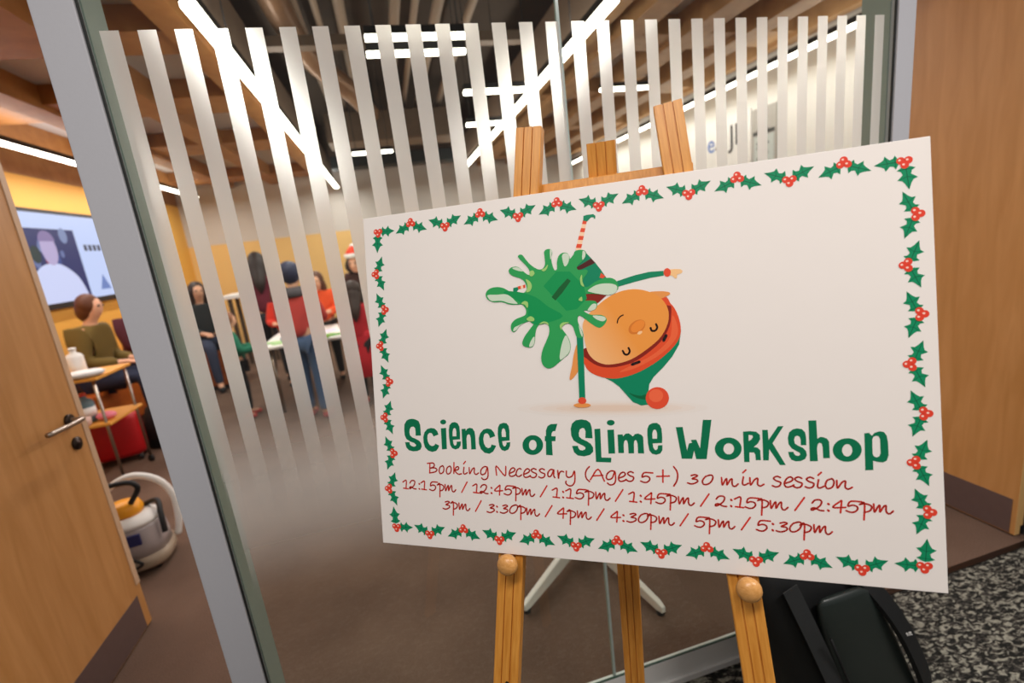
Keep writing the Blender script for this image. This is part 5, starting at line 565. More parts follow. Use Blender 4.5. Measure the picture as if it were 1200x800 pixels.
# ---------------------------------------------------------------- rucksack beside the easel
def loft(sections, m, mb=None, n=36, p=3.2):
    """rounded-box sections (cx, cy, z, half x, half y)"""
    mb = mb or MB(); vs = []; fs = []
    for cx, cy, z, a, b in sections:
        for k in range(n):
            t = 2*PI*k/n; c, s_ = math.cos(t), math.sin(t)
            vs.append((cx+a*math.copysign(abs(c)**(2/p), c), cy+b*math.copysign(abs(s_)**(2/p), s_), z))
    for i in range(len(sections)-1):
        for k in range(n): fs.append((i*n+k, i*n+(k+1) % n, (i+1)*n+(k+1) % n, (i+1)*n+k))
    fs.append(tuple(range(n-1, -1, -1))); fs.append(tuple((len(sections)-1)*n+k for k in range(n)))
    return mb.add(vs, fs, m, True)
bag = empty('rucksack', (1.165, .985, 0), 0, 'black rucksack on the patterned carpet behind the right easel leg', 'bag')
blk = flat((26, 27, 28), .62, 0, .35, var=.25, scale=14); shn = flat((36, 44, 42), .36, 0, .5, var=.2, scale=6); wbb = flat((44, 46, 47), .7, var=.15, scale=150)
def lean(z): return -.40*z
def lp(x, y, z): return (x+lean(z), y, z)
secs = [(lean(z), 0, z, a, b) for z, a, b in ((.0, .165, .10), (.015, .195, .125), (.06, .208, .14), (.18, .204, .14), (.34, .192, .13), (.46, .178, .115), (.56, .155, .09), (.61, .11, .055), (.625, .06, .03))]
loft(secs, blk).build('body', bag)
psec = [(lean(z)+.045, -.128, z, a, b) for z, a, b in ((.02, .08, .012), (.04, .115, .020), (.16, .12, .024), (.34, .11, .022), (.46, .095, .018), (.52, .08, .012), (.535, .06, .006))]
loft(psec, shn, p=3).build('front_pocket', bag)
MB().tube([lp(-.055, -.158, z_) if z_ > .1 else lp(-.06, -.15, z_) for z_ in (.05, .12, .2, .32, .44)], .0035, M['black'], 8).build('zip', bag)
def strap(name, pts, w, th, m, par, ref):
    pts = spline(pts, 6); ref = Vector(ref); vs = []; fs = []
    for i, p in enumerate(pts):
        t = (pts[min(i+1, len(pts)-1)]-pts[max(i-1, 0)]).normalized(); s_ = t.cross(ref).normalized(); u = s_.cross(t).normalized()
        vs += [p-s_*w/2-u*th/2, p+s_*w/2-u*th/2, p+s_*w/2+u*th/2, p-s_*w/2+u*th/2]
    for i in range(len(pts)-1):
        for k in range(4): fs.append((i*4+k, i*4+(k+1) % 4, i*4+4+(k+1) % 4, i*4+4+k))
    fs += [(3, 2, 1, 0), tuple(len(vs)-4+k for k in range(4))]
    o = MB().add(vs, fs, m).build(name, par)
    bm = bmesh.new(); bm.from_mesh(o.data); bmesh.ops.recalc_face_normals(bm, faces=bm.faces); bm.to_mesh(o.data); bm.free()
    return o
strap('compression_strap', [lp(-.075, -.10, .57), lp(-.085, -.13, .44), lp(-.09, -.148, .28), lp(-.085, -.153, .12), lp(-.08, -.15, .03)], .045, .004, wbb, bag, (0, -1, 0))
ss = strap('shoulder_strap', [lp(.10, -.05, .60), lp(.135, -.105, .55), lp(.158, -.15, .44), lp(.172, -.162, .30), lp(.178, -.155, .15), lp(.168, -.12, .045)], .05, .014, blk, bag, (.35, -1, .15))
mbx = MB()
c0 = Vector(lp(.164, -.1665, .375)); uu = Vector((.86, -.3, .40)).normalized(); vv = Vector((-.40, 0, .92)).normalized(); nn = uu.cross(vv)
if nn.y > 0: nn = -nn
tfm = lambda v: c0+uu*v[0]+vv*v[1]+nn*(v[2]+.0)
for s_ in ([(-.012, -.006), (-.012, .006), (-.009, 0), (-.006, .006), (-.006, -.006)], [(.003, .006), (-.003, .005), (.003, -.001), (-.003, -.006)], [(.006, -.006), (.006, .006), (.012, .004), (.006, 0), (.012, -.006)]):
    for a_, b_ in zip(s_[:-1], s_[1:]):
        d = Vector((b_[0]-a_[0], b_[1]-a_[1])).normalized(); n_ = Vector((-d.y, d.x))*.0013
        mbx.prism([(a_[0]-n_.x, a_[1]-n_.y), (b_[0]-n_.x, b_[1]-n_.y), (b_[0]+n_.x, b_[1]+n_.y), (a_[0]+n_.x, a_[1]+n_.y)], 0, .0015, M['white'], tfm)
mbx.build('strap_mark', ss)

# ---------------------------------------------------------------- furniture and things in the room
# wall screen
tv = empty('television', (XL, 6.35, 1.85), 0, 'large wall screen showing a man in a white shirt, left wall above the bench', 'screen')
def TVM(mb, name): 
    o = mb.build(name, tv); return o
scr = lambda v: Vector((v[2], -v[0], v[1]))     # picture x runs to the viewer's right (towards +y)
scr = lambda v: Vector((v[2], v[0], v[1]))
TVM(MB().box((.002, -1.17, -.50), (.05, 1.17, .53), M['black']), 'bezel')
TVM(MB().prism([(-1.14, -.44), (1.14, -.44), (1.14, .49), (-1.14, .49)], .0505, .052, emis((196, 212, 252), .95, (16, 18, 24)), scr), 'display')
pic = MB().prism([(-.72, -.44), (.28, -.44), (.28, .33), (-.72, .33)], .0522, .053, emis((20, 44, 112), .7, (16, 18, 24)), scr)
rr = random.Random(3)
for k in range(16):
    a, b, q = rr.uniform(-.66, .2), rr.uniform(-.35, .27), rr.uniform(.03, .09)
    pic.prism([(a+q*math.cos(t*PI/6), b+q*math.sin(t*PI/6)*1.2) for t in range(12)], .0531, .0532+.00004*k, emis(rr.choice([(60, 90, 170), (150, 170, 220), (20, 60, 60), (190, 80, 110), (120, 140, 200)]), .6, (16, 18, 24)), scr)
pic.build('displayed_background', tv)
man = MB().prism(spline([(-.62, -.44, 0), (-.58, -.18, 0), (-.42, -.06, 0), (-.24, -.03, 0), (-.06, -.06, 0), (.14, -.2, 0), (.24, -.44, 0)], 5), .0545, .055, emis((206, 214, 250), .95, (16, 18, 24)), scr)
man.prism([(-.22+.125*math.cos(t*PI/10), .12+.17*math.sin(t*PI/10)) for t in range(20)], .0552, .0556, emis((196, 182, 226), .8, (16, 18, 24)), scr)
man.prism([(-.22+.13*math.cos(t*PI/10), .2+.11*math.sin(t*PI/10)) for t in range(11)], .0558, .056, emis((150, 132, 186), .7, (16, 18, 24)), scr)
man.build('displayed_man', tv)
txt = MB()
for k in range(4): txt.prism([(.40+.09*k, .10), (.46+.09*k, .10), (.46+.09*k, .17), (.40+.09*k, .17)], .0522, .053, emis((70, 74, 96), .5, (16, 18, 24)), scr)
txt.build('displayed_lettering', tv)
MB().prism([(.5, -.36), (.72, -.36), (.61, -.18)], .0522, .053, emis((120, 150, 220), .7, (16, 18, 24)), scr).build('displayed_triangle', tv)

# bench along the left wall
bench = empty('bench', (-3.05, 7.0, 0), 0, 'long orange wooden bench built along the left wall', 'bench')
MB().box((-.398, -2.3, .10), (.15, 2.3, .49), M['bench']).build('box_body', bench)
MB().box((-.398, -2.3, .4905), (.18, 2.3, .53), M['bench']).build('seat_board', bench, bevel=.004)
MB().box((-.398, -2.3, 0), (.10, 2.3, .0995), flat((52, 38, 32), .7)).build('plinth', bench)

bx = empty('box_seat', (-2.55, 7.25, 0), 0, 'orange wooden box seat standing off the end of the long bench', 'seat')
MB().box((-.25, -.35, .06), (.25, .35, .47), M['bench']).build('box_body', bx)
MB().box((-.26, -.36, .4705), (.26, .36, .50), M['bench']).build('seat_board', bx, bevel=.004)
MB().box((-.22, -.32, 0), (.22, .32, .0595), flat((52, 38, 32), .7)).build('plinth', bx)

# trolley with two wooden shelves
trx, try_ = -2.52, 4.35
tro = empty('trolley', (trx, try_, 0), 0, 'small trolley with two wooden shelves of supplies, half hidden by the left door', 'trolley')
tw = flat((226, 160, 66), .5, var=.08)
for z, nm in ((.50, 'shelf'), (.86, 'shelf')):
    MB().box((-.28, -.25, z), (.28, .25, z+.022), tw).build(nm, tro, bevel=.004)
for sx in (-.24, .24):
    for sy in (-.22, .22):
        l_ = MB().tube([(sx, sy, .06), (sx, sy, .859)], .011, M['metal'], 10).build('leg', tro)
        MB().lathe([(.001, 0), (.02, .004), (.028, .028), (.02, .052), (.008, .06)], M['black'], (sx, sy, 0), 14, 1, .5).build('caster', l_)
bz = .8822
def bottle(loc, r, h, m, capm, label, cat='bottle'):
    t = empty('bottle', loc, 0, label, cat)
    MB().lathe([(r*.9, 0), (r, .006), (r, h*.66), (r*.8, h*.76), (r*.38, h*.82), (r*.38, h*.9)], m, n=20).build('body', t)
    MB().lathe([(r*.45, h*.9), (r*.45, h*.99), (r*.38, h)], capm, n=16).build('cap', t); return t
bottle((trx+.06, try_-.02, bz), .055, .22, M['white'], M['white'], 'white bottle standing on the upper trolley shelf')
tag(MB().lathe([(.05, 0), (.10, .012), (.115, .035), (.09, .05), (.04, .055)], flat((226, 230, 232), .6), (0, 0, 0), 20, 1.2, .8).build('cloth'), 'white folded cloth lying on the upper trolley shelf', 'cloth').location = (trx+.17, try_-.17, bz)
b2 = bottle((trx+.07, try_-.10, .5222), .06, .23, flat((96, 124, 134), .3), flat((196, 60, 44), .4), 'blue-grey bottle with red cap on the lower trolley shelf')
MB().lathe([(.0608, .05), (.0608, .12)], M['white'], n=20).build('paper_band', b2)
tag(MB().ball((0, 0, .033), .055, flat((236, 132, 150), .7), sc=(1.25, .9, .6)).build('sponge'), 'pink sponge lying on the lower trolley shelf', 'sponge').location = (trx+.20, try_-.12, .5222)
tag(MB().lathe([(.035, 0), (.045, .008), (.05, .06), (.046, .062)], flat((220, 190, 180), .5), n=18).build('cup'), 'pale cup on the front edge of the lower trolley shelf', 'cup').location = (trx+.10, try_-.22, .5222)
# red case under the trolley
case = empty('suitcase', (trx-.05, try_+.38, 0), .2, 'red rounded suitcase on the floor behind the trolley', 'suitcase')
loft([(0, 0, z, a, b) for z, a, b in ((.05, .16, .09), (.06, .19, .115), (.10, .2, .125), (.38, .2, .125), (.43, .19, .115), (.445, .15, .08))], flat((188, 18, 26), .4, var=.08)).build('shell', case)
MB().tube(spline([(-.08, 0, .443), (-.08, 0, .475), (.08, 0, .475), (.08, 0, .443)], 4), .009, M['black']).build('handle', case)
for sx in (-.15, .15):
    for sy in (-.08, .08): MB().lathe([(.004, 0), (.02, .004), (.022, .03), (.012, .052)], M['black'], (sx, sy, 0), 12).build('wheel', case)
# dark holdall on the floor in front of the bench
hold = empty('holdall', (-2.25, 5.02, 0), .1, 'black holdall bag slumped on the floor in front of the bench', 'bag')
loft([(0, 0, z, a, b) for z, a, b in ((0, .18, .12), (.02, .22, .15), (.2, .22, .15), (.38, .17, .11), (.46, .10, .05), (.48, .04, .02))], blk).build('body', hold)
strap('handle', [(-.1, -.07, .40), (-.07, -.06, .52), (.07, -.06, .52), (.1, -.07, .40)], .025, .005, wbb, hold, (0, -1, 0))

# vacuum on the floor by the door
vx, vy = -1.605, 2.84
vac = empty('vacuum_cleaner', (vx, vy, 0), .15, 'clear tub vacuum cleaner with yellow cap and white hoop beside the left door', 'vacuum cleaner')
vt = flat((172, 162, 162), .25, 0, .6, var=.1, scale=9)
loft([(0, 0, z, a, b) for z, a, b in ((.03, .14, .13), (.035, .175, .16), (.06, .19, .175), (.12, .185, .17))], flat((162, 144, 124), .4)).build('base', vac)
loft([(0, 0, z, a, b) for z, a, b in ((.1205, .18, .165), (.2, .178, .16), (.29, .165, .15), (.31, .16, .145))], vt, p=2.6).build('tub', vac)
loft([(0, 0, z, a, b) for z, a, b in ((.3105, .165, .15), (.335, .16, .145), (.365, .12, .11), (.37, .1, .09))], M['white'], p=2.4).build('collar', vac)
loft([(-.01, 0, z, a, b) for z, a, b in ((.3705, .095, .085), (.40, .10, .09), (.44, .085, .075), (.455, .05, .045))], flat((246, 164, 26), .4), p=2.3).build('cap', vac)
MB().tube(spline([(-.05, -.05, .44), (-.09, -.06, .53), (-.05, -.06, .59), (.07, -.06, .59), (.11, -.06, .54), (.05, -.05, .45)], 6), .016, M['black'], 10).build('carry_handle', vac)
MB().tube(spline([(-.19, .13, .20), (-.20, .14, .36), (-.12, .15, .50), (.02, .15, .555), (.15, .15, .49), (.215, .14, .36), (.215, .12, .20), (.19, .11, .09)], 7), .021, M['white'], 12).build('hoop', vac)
MB().tube(spline([(.08, .06, .38), (.16, .02, .40), (.185, -.06, .33), (.19, -.09, .22)], 6), .016, M['black'], 10).build('hose', vac)
MB().tube(spline([(-.02, -.168, .26), (-.08, -.185, .2), (.02, -.19, .14), (.06, -.19, .09), (-.06, -.195, .06), (-.12, -.18, .05)], 7), .009, M['black'], 8).build('cord', vac)
MB().box((.005, -.172, .215), (.085, -.158, .285), flat((40, 46, 100), .4)).build('blue_label', vac)
for sx in (-.11, .11):
    for sy in (-.1, .1): MB().ball((sx, sy, .022), .022, M['black'], 12).build('wheel', vac)
vac.scale = (.86, .86, .86)

# white activity table with slime on it
tab = empty('activity_table', (-.48, 5.72, 0), 0, 'long white table where the children stand, green slime on top', 'table')
MB().box((-.95, -.52, .70), (.95, .52, .728), M['white']).build('tabletop', tab, bevel=.006)
for sx in (-.85, .85):
    for sy in (-.42, .42): MB().tube([(sx, sy, 0), (sx, sy, .6995)], .018, M['metal'], 10).build('leg', tab)
gs = flat((96, 196, 96), .25, 0, .6); pl_ = flat((226, 214, 236), .6); gl_ = flat((176, 222, 156), .4)
for i, (x, y, c, l, w_) in enumerate(((-1.22, 5.42, gl_, 'pale green puddle of slime at the left end of the white table', 1.0), (-.80, 5.36, gs, 'green slime spread at the front edge of the white table', 1.2), (-.48, 5.6, gs, 'green slime puddle near the right of the white table', .9))):
    mb = MB(); pts = [((.10+.035*math.sin(3*a+i)+.02*math.sin(5*a+2*i))*w_*math.cos(a)*1.5, (.10+.035*math.sin(3*a+i)+.02*math.sin(5*a+2*i))*w_*math.sin(a)) for a in [2*PI*k/40 for k in range(40)]]
    mb.prism(pts, 0, .012, c); o = mb.build('slime', bevel=.004); o.location = (x, y, .7285); tag(o, l, 'slime')
o = MB().box((-.15, -.11, 0), (.15, .11, .004), pl_).build('paper_sheet'); o.location = (-.86, 5.72, .7285); o.rotation_euler.z = .2; tag(o, 'lilac paper sheet on the white table behind the green slime', 'paper')

# pedestal table just behind the glass; its star base shows below the board
ped = empty('pedestal_table', (.70, 1.99, 0), 0, 'white pedestal table behind the glass, its splayed star base showing under the board', 'table')
pw = flat((232, 228, 220), .35)
for dx, dy in ((-.40, -.31), (.12, -.53), (.44, .3), (-.12, .46)):
    d = Vector((dx, dy, 0)); n_ = Vector((-d.y, d.x, 0)).normalized(); e_ = d.length; u = d.normalized()
    vs = []
    for t, w_, z0, z1 in ((.03, .018, .04, .11), (.5*e_, .017, .026, .085), (e_-.03, .015, .018, .055), (e_, .010, .019, .045)):
        p = u*t; vs += [p-n_*w_+Vector((0, 0, z0)), p+n_*w_+Vector((0, 0, z0)), p+n_*w_*.8+Vector((0, 0, z1)), p-n_*w_*.8+Vector((0, 0, z1))]
    fs = [(3, 2, 1, 0), (12, 13, 14, 15)]+[(i*4+k, i*4+(k+1) % 4, i*4+4+(k+1) % 4, i*4+4+k) for i in range(3) for k in range(4)]
    a_ = MB().add(vs, fs, pw).build('base_arm', ped, bevel=.004)
    MB().lathe([(.014, 0), (.016, .004), (.016, .018)], M['black'], tuple(u*(e_-.02)), 14).build('glide', a_)
MB().lathe([(.036, .02), (.04, .03), (.04, .11), (.03, .12), (.028, .699)], pw, n=24).build('column', ped)
MB().lathe([(.10, .6995), (.30, .705), (.32, .71), (.32, .728), (.315, .73)], M['white'], n=48).build('tabletop', ped)

# tall stand near the back
st_ = empty('high_table', (-2.22, 8.25, 0), 0, 'tall narrow table with white top and dark legs by the yellow back wall', 'table')
MB().box((-.28, -.25, 1.10), (.28, .25, 1.16), M['white']).build('tabletop', st_, bevel=.008)
for sx in (-.2, .2):
    for sy in (-.18, .18): MB().box((sx-.025, sy-.025, 0), (sx+.025, sy+.025, 1.0995), flat((70, 56, 44), .6)).build('leg', st_)

# posters on the right wall
def text_mesh(txt_, size, m, name, parent, loc, rot):
    c = bpy.data.curves.new('lettering', 'FONT'); c.body = txt_; c.size = size; c.extrude = .002; c.align_x = 'CENTER'; c.align_y = 'CENTER'
    t = bpy.data.objects.new('lettering', c); COL.objects.link(t)
    dg = bpy.context.evaluated_depsgraph_get(); me = bpy.data.meshes.new_from_object(t.evaluated_get(dg)); bpy.data.objects.remove(t)
    me.materials.clear(); me.materials.append(m); me.name = name
    o = bpy.data.objects.new(name, me); COL.objects.link(o); o.parent = parent; o.location = loc; o.rotation_euler = rot; return o
RW = (PI/2, 0, -PI/2)
po = empty('poster', (XR, 5.2, 2.15), 0, 'white poster with blue and black lettering on the right wall', 'poster')
MB().box((-.012, -.46, -.6), (-.001, .62, .42), flat((240, 238, 236), .5)).build('sheet', po)
text_mesh('e', .30, flat((96, 130, 196), .6), 'blue_letter', po, (-.0145, .21, .17), RW); text_mesh('.', .34, M['black'], 'black_dot', po, (-.0145, .10, .19), RW)
text_mesh('JI', .33, M['black'], 'black_letters', po, (-.0145, -.20, .19), RW)
po = empty('banner', (XR, 4.53, 2.05), 0, 'grey-topped narrow banner with big sideways letters on the right wall', 'banner')
MB().box((-.03, -.17, -.7), (-.001, .17, .48), flat((176, 172, 166), .5)).build('sheet', po)
MB().box((-.034, -.14, -.2), (-.0305, .14, .2), flat((196, 204, 202), .5)).build('printed_field', po)
text_mesh('WM', .24, flat((66, 72, 70), .6), 'sideways_letters', po, (-.037, 0, .06), (PI/2, -PI/2, -PI/2))
MB().box((-.036, -.15, .215), (-.0305, .15, .25), flat((60, 62, 60), .5)).build('printed_bar', po)

# ---------------------------------------------------------------- people
def skin_mesh(nodes, edges, root, sub=2):
    names = list(nodes); ix = {n: i for i, n in enumerate(names)}
    me = bpy.data.meshes.new('skin'); me.from_pydata([nodes[n][0] for n in names], [(ix[a], ix[b]) for a, b in edges], [])
    o = bpy.data.objects.new('skin', me); COL.objects.link(o)
    o.modifiers.new('skin', 'SKIN').use_smooth_shade = True
    for i, n in enumerate(names):
        sv = me.skin_vertices[0].data[i]; r_ = nodes[n][1]; sv.radius = r_ if isinstance(r_, tuple) else (r_, r_); sv.use_root = (n == root)
    s_ = o.modifiers.new('sub', 'SUBSURF'); s_.levels = sub; s_.render_levels = sub
    dg = bpy.context.evaluated_depsgraph_get(); out = bpy.data.meshes.new_from_object(o.evaluated_get(dg))
    bpy.data.objects.remove(o); out.polygons.foreach_set('use_smooth', [True]*len(out.polygons)); return out
def link(me, name, m, parent):
    me.name = name; me.materials.clear(); me.materials.append(m)
    o = bpy.data.objects.new(name, me); COL.objects.link(o); o.parent = parent; return o
def person(label, loc, rz, H=1.65, sit=None, top=(60, 60, 60), legs=(40, 40, 46), shoes=(30, 28, 28), hair=(50, 32, 24), hairlen='long',
           skin=(226, 172, 140), arms='table', head_tilt=0., sleeves='long', kid=False, extra=None, lean_f=0.):
    """facing local +x"""
    s = H/1.7; hs = 1.16 if kid else 1.0
    t = empty('person', loc, rz, label, 'person')
    dz = (sit+.13)/s-.93 if sit is not None else 0.
    J = {}
    def j(n, x, y, z, r_): J[n] = (Vector((x, y, z))*s, tuple(q*s for q in r_) if isinstance(r_, tuple) else r_*s)
    lx = lambda z: lean_f*max(z-.93, 0)
    up = lambda n, x, y, z, r_: j(n, x+lx(z), y, z+dz, r_)
    up('pel', 0, 0, .93, (.15, .105)); up('abd', 0, 0, 1.08, (.13, .10)); up('chest', 0, 0, 1.27, (.15, .105)); up('nb', 0, 0, 1.43, .062); up('nk', .01, 0, 1.485, .05)
    ht = head_tilt; hx = .02+.12*ht; hd = -.05*ht
    up('jaw', .035+hx*.5+.05*ht, 0, 1.535+hd, .062*hs); up('h1', .02+hx, 0, 1.605+hd, (.085*hs, .092*hs)); up('h2', .005+hx, 0, 1.675+hd, (.078*hs, .086*hs)); up('h3', 0+hx, 0, 1.70+hd+.02*(hs-1)*8, .045*hs)
    up('nose', .108*hs+hx+.03*ht, 0, 1.59+hd-.03*ht, .013)
    for sd, q in (('l', 1), ('r', -1)):
        up('sh'+sd, 0, q*.165, 1.375, .062)
        if arms == 'table':
            up('el'+sd, .07, q*.22, 1.12, .044); up('wr'+sd, .30, q*.14, 1.13, .029); hp = Vector((.09, -q*.02, .01))
        elif arms == 'lap':
            up('el'+sd, .03, q*.21, 1.10, .044); up('wr'+sd, .26, q*.10, 1.06, .029); hp = Vector((.09, -q*.03, -.01))
        elif arms == 'face':
            up('el'+sd, .10, q*.20, 1.14, .042); up('wr'+sd, .27, q*.08, 1.28, .028); hp = Vector((.06, -q*.03, .065))
        else:
            up('el'+sd, -.01, q*.22, 1.10, .044); up('wr'+sd, .06, q*.23, .87, .029); hp = Vector((.02, 0, -.09))
        w0 = J['wr'+sd][0]/s; pm_ = w0+hp*.75; J['pa'+sd] = (pm_*s, (.036*s, .02*s))
        u = hp.normalized(); sd_ = u.cross(Vector((0, 0, 1))) if abs(u.z) < .9 else Vector((1, 0, 0)); sd_.normalize()
        for k, (o_, L_) in enumerate(((-.030, .058), (-.010, .070), (.010, .066), (.029, .050))):
            a = pm_+sd_*o_*1.05+u*.035; b = a+u*L_*.55+Vector((0, 0, -.008)); c = b+u*L_*.4+Vector((0, 0, -.022))
            J['f%d0%s' % (k, sd)] = (a*s, .0095*s); J['f%d1%s' % (k, sd)] = (b*s, .0088*s); J['f%d2%s' % (k, sd)] = (c*s, .0075*s)
        a = pm_-sd_*.038*(-q)-u*.01; J['t0'+sd] = (a*s, .011*s); J['t1'+sd] = ((a-sd_*.018*(-q)+u*.04)*s, .0095*s)
        j('hip'+sd, .0, q*.085, .89+dz, .09)
        if sit is not None:
            j('kn'+sd, .44, q*.10, .91+dz, .062); j('an'+sd, .47, q*.10, .09, .04); j('to'+sd, .60, q*.115, .045, .034)
        else:
            st = .05*q; j('kn'+sd, .02+st*.6, q*.095, .49, .06); j('an'+sd, -.01+st, q*.10, .09, .04); j('to'+sd, .13+st, q*.115, .042, .034)
    E_ = [('pel', 'abd'), ('abd', 'chest'), ('chest', 'nb'), ('nb', 'nk'), ('nk', 'jaw'), ('jaw', 'h1'), ('h1', 'h2'), ('h2', 'h3'), ('h1', 'nose')]
    for sd in 'lr':
        E_ += [('chest', 'sh'+sd), ('sh'+sd, 'el'+sd), ('el'+sd, 'wr'+sd), ('wr'+sd, 'pa'+sd), ('pel', 'hip'+sd), ('hip'+sd, 'kn'+sd), ('kn'+sd, 'an'+sd), ('an'+sd, 'to'+sd), ('pa'+sd, 't0'+sd), ('t0'+sd, 't1'+sd)]
        for k in range(4): E_ += [('pa'+sd, 'f%d0%s' % (k, sd)), ('f%d0%s' % (k, sd), 'f%d1%s' % (k, sd)), ('f%d1%s' % (k, sd), 'f%d2%s' % (k, sd))]
    body = link(skin_mesh(J, E_, 'pel', 2), 'body', flat(skin, .55, var=.03), t)
    def grow(ns, g):
        return {n: (J[n][0], tuple(q+g*s for q in J[n][1]) if isinstance(J[n][1], tuple) else J[n][1]+g*s) for n in ns}
    tn = ['pel', 'abd', 'chest', 'nb', 'shl', 'shr', 'ell', 'elr']; te = [('pel', 'abd'), ('abd', 'chest'), ('chest', 'nb'), ('chest', 'shl'), ('chest', 'shr'), ('shl', 'ell'), ('shr', 'elr')]
    if sleeves == 'long': tn += ['wrl', 'wrr']; te += [('ell', 'wrl'), ('elr', 'wrr')]
    shirt = link(skin_mesh(grow(tn, .03), te, 'pel', 2), 'top', flat(top, .85, var=.12, scale=10), t)
    if legs is not None:
        ln = ['pel', 'hipl', 'hipr', 'knl', 'knr', 'anl', 'anr']
        link(skin_mesh(grow(ln, .013), [('pel', 'hipl'), ('pel', 'hipr'), ('hipl', 'knl'), ('hipr', 'knr'), ('knl', 'anl'), ('knr', 'anr')], 'pel', 2), 'trousers', flat(legs, .85, var=.12, scale=10), t)
    for sd in 'lr':
        a, b = J['an'+sd][0], J['to'+sd][0]; d = (b-a); d.z = 0; d.normalize()
        n_ = {'heel': (Vector((a.x, a.y, .045*s))-d*.03*s, (.042*s, .042*s)), 'mid': (Vector((a.x, a.y, .048*s))+d*.07*s, (.045*s, .042*s)), 'tip': (Vector((b.x, b.y, .038*s))+d*.03*s, (.04*s, .034*s))}
        link(skin_mesh(n_, [('heel', 'mid'), ('mid', 'tip')], 'heel', 2), 'shoe', flat(shoes, .5), t)
    hc = flat(hair, .6, var=.25, scale=40)
    h1, h2 = J['h1'][0], J['h2'][0]
    hb = MB()
    hb.ball(tuple(h1+Vector((-.026*hs, 0, .032*hs))*s), .1*s, hc, 20, (.96*hs, 1.0*hs, 1.06*hs))
    if hairlen == 'long':
        hb.tube([tuple(p) for p in spline([h1+Vector((-.03, 0, .07))*s, h1+Vector((-.06, 0, -.02))*s, J['nk'][0]+Vector((-.07, 0, 0))*s, J['chest'][0]+Vector((-.145, 0, .06))*s, J['chest'][0]+Vector((-.15, 0, -.06))*s], 3)],
                [s*q for q in (.06, .085, .095, .099, .098, .095, .09, .085, .078, .066, .05, .03, .006)], hc, 18)
        for q in (-1, 1): hb.tube([tuple(p) for p in spline([h1+Vector((0, q*.07, .06))*s, h1+Vector((-.005, q*.092, -.03))*s, J['nk'][0]+Vector((.01, q*.095, -.02))*s, J['chest'][0]+Vector((.06, q*.10, .02))*s], 3)],
                [s*q_ for q_ in (.02, .03, .036, .038, .04, .04, .038, .034, .028, .006)], hc, 12)
    elif hairlen == 'bob':
        hb.tube([tuple(p) for p in spline([h1+Vector((-.03, 0, .05))*s, h1+Vector((-.055, 0, -.03))*s, J['nk'][0]+Vector((-.05, 0, .0))*s], 3)], [s*q for q in (.06, .085, .09, .086, .078, .06, .02)], hc, 18)
    else:
        hb.tube([tuple(p) for p in spline([h1+Vector((-.03, 0, .05))*s, h1+Vector((-.045, 0, -.03))*s, J['nk'][0]+Vector((-.03, 0, .035))*s], 3)], [s*q for q in (.06, .08, .082, .078, .07, .055, .02)], hc, 18)
    hb.build('hair', t)
    for q in (-1, 1): MB().ball(tuple(h1+Vector((.081*hs, q*.033*hs, .012))*s), .011*s, M['black'], 10).build('eye', t)
    MB().ball(tuple(J['jaw'][0]+Vector((.058*hs, 0, .006))*s), .02*s, flat((176, 92, 84), .5), 10, (.5, 1, .35)).build('mouth', t)
    if extra: extra(t, J, s)
    return t
def scarf(t, J, s): MB().lathe([(.07, -.05), (.13, -.04), (.15, -.01), (.12, .03), (.08, .05), (.06, .05)], flat((84, 80, 84), .9, var=.2), tuple(J['nb'][0]), 20, .9, 1.1).build('hood', t)
def santa(t, J, s):
    c = J['h2'][0]
    MB().lathe([(.098*s, .01), (.108*s, .025), (.108*s, .05), (.098*s, .06)], M['white'], tuple(c), 22).build('hat_trim', t)
    MB().tube([tuple(c+Vector(p)*s) for p in ((0, 0, .055), (0, 0, .08), (-.01, .0, .115), (-.03, 0, .14), (-.06, 0, .15))], [.097*s, .085*s, .058*s, .034*s, .016*s], flat((222, 62, 30), .8), 18).build('hat', t)
    MB().ball(tuple(c+Vector((-.07, 0, .16))*s), .036*s, M['white']).build('hat_bobble', t)
def skirt(c):
    def f(t, J, s):
        MB().lathe([(.16, -.36), (.17, -.355), (.15, -.15), (.125, .05), (.12, .1)], flat(c, .8), tuple(J['pel'][0]), 24, .85, 1.05).build('skirt', t)
    return f
person('woman in olive green jumper and jeans seated on the bench below the screen', (-2.95, 5.45, 0), -.05, 1.72, sit=.53, top=(104, 84, 30), legs=(30, 40, 66), hair=(92, 50, 24), hairlen='bob', arms='lap', lean_f=.12)
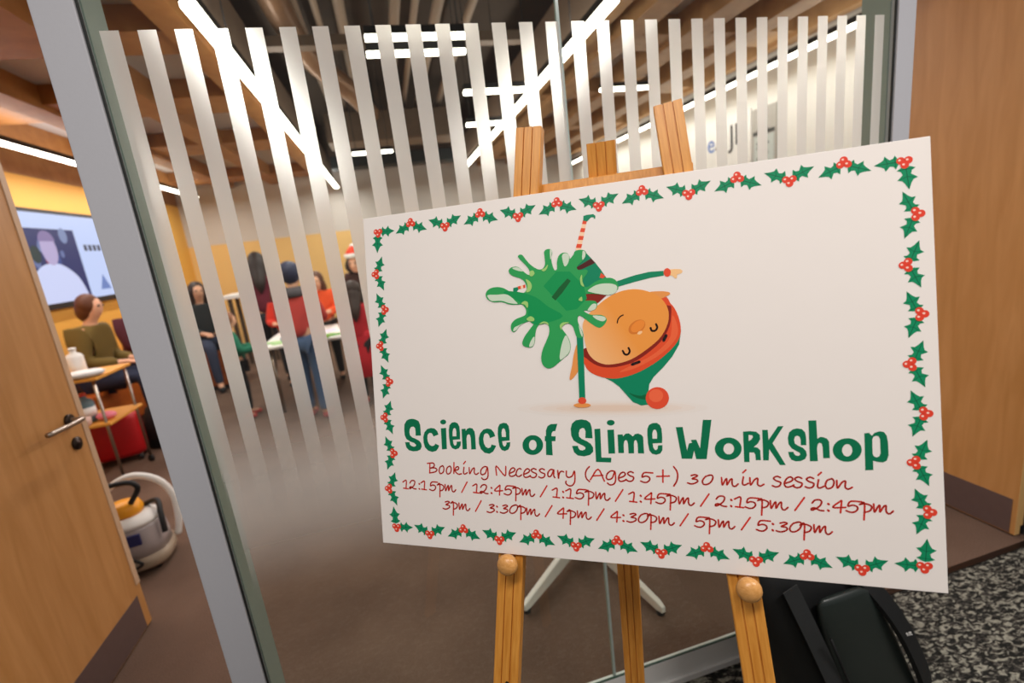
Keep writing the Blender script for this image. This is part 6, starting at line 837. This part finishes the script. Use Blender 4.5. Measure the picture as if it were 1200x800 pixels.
person('person in dark maroon top seated on the bench between two women', (-2.95, 6.25, 0), .0, 1.66, sit=.53, top=(84, 34, 46), legs=(36, 40, 56), hair=(40, 26, 22), hairlen='short', arms='lap', lean_f=.1)
person('long-haired woman in black jacket and jeans seated on the orange box seat', (-2.56, 7.25, 0), -1.0, 1.70, sit=.5, top=(34, 38, 40), legs=(52, 60, 84), hair=(48, 30, 22), arms='lap', lean_f=.1)
person('small child in green top and black leggings at the left end of the white table', (-1.69, 5.36, 0), .35, 1.10, top=(18, 112, 84), legs=(28, 26, 30), shoes=(190, 52, 44), hair=(150, 98, 70), hairlen='short', kid=True, arms='table')
person('woman in maroon top with long dark hair standing behind the white table', (-1.62, 6.75, 0), 1.7, 1.68, top=(106, 26, 46), legs=(32, 32, 40), hair=(38, 24, 20))
person('child in bright red top bending over the left half of the white table', (-1.36, 6.42, 0), -1.45, 1.28, top=(226, 56, 36), legs=(28, 28, 34), hair=(96, 56, 36), kid=True, head_tilt=.5, lean_f=.2)
person('boy in coral red shirt and blue jeans standing in front of the white table', (-.92, 4.90, 0), 1.35, 1.50, top=(206, 72, 66), legs=(70, 96, 134), shoes=(176, 70, 72), hair=(44, 48, 76), hairlen='short', kid=True, arms='table', extra=scarf)
person('girl in orange top with long brown hair behind the white table', (-.90, 6.42, 0), -1.6, 1.36, top=(232, 84, 34), legs=(30, 28, 30), hair=(92, 54, 34), kid=True, head_tilt=.3, lean_f=.12)
person('person in red bobble hat leaning over the right half of the white table', (-.36, 6.5, 0), -1.75, 1.55, top=(66, 40, 36), legs=(36, 32, 32), hair=(34, 22, 20), head_tilt=.8, lean_f=.3, sleeves='short', extra=santa)
person('child in red dress and red shoes in front of the right end of the table', (-.40, 5.02, 0), 1.5, 1.25, top=(188, 26, 40), legs=(30, 26, 28), shoes=(200, 30, 40), hair=(52, 34, 26), kid=True, extra=skirt((196, 24, 40)))
cup = MB().lathe([(.03, 0), (.034, .004), (.042, .13), (.040, .132)], flat((206, 226, 240), .2, 0, .7), n=20).build('cup'); cup.location = (-.36, 5.9, .7285)
tag(cup, 'pale blue cup on the white table in front of the red-hatted person', 'cup')
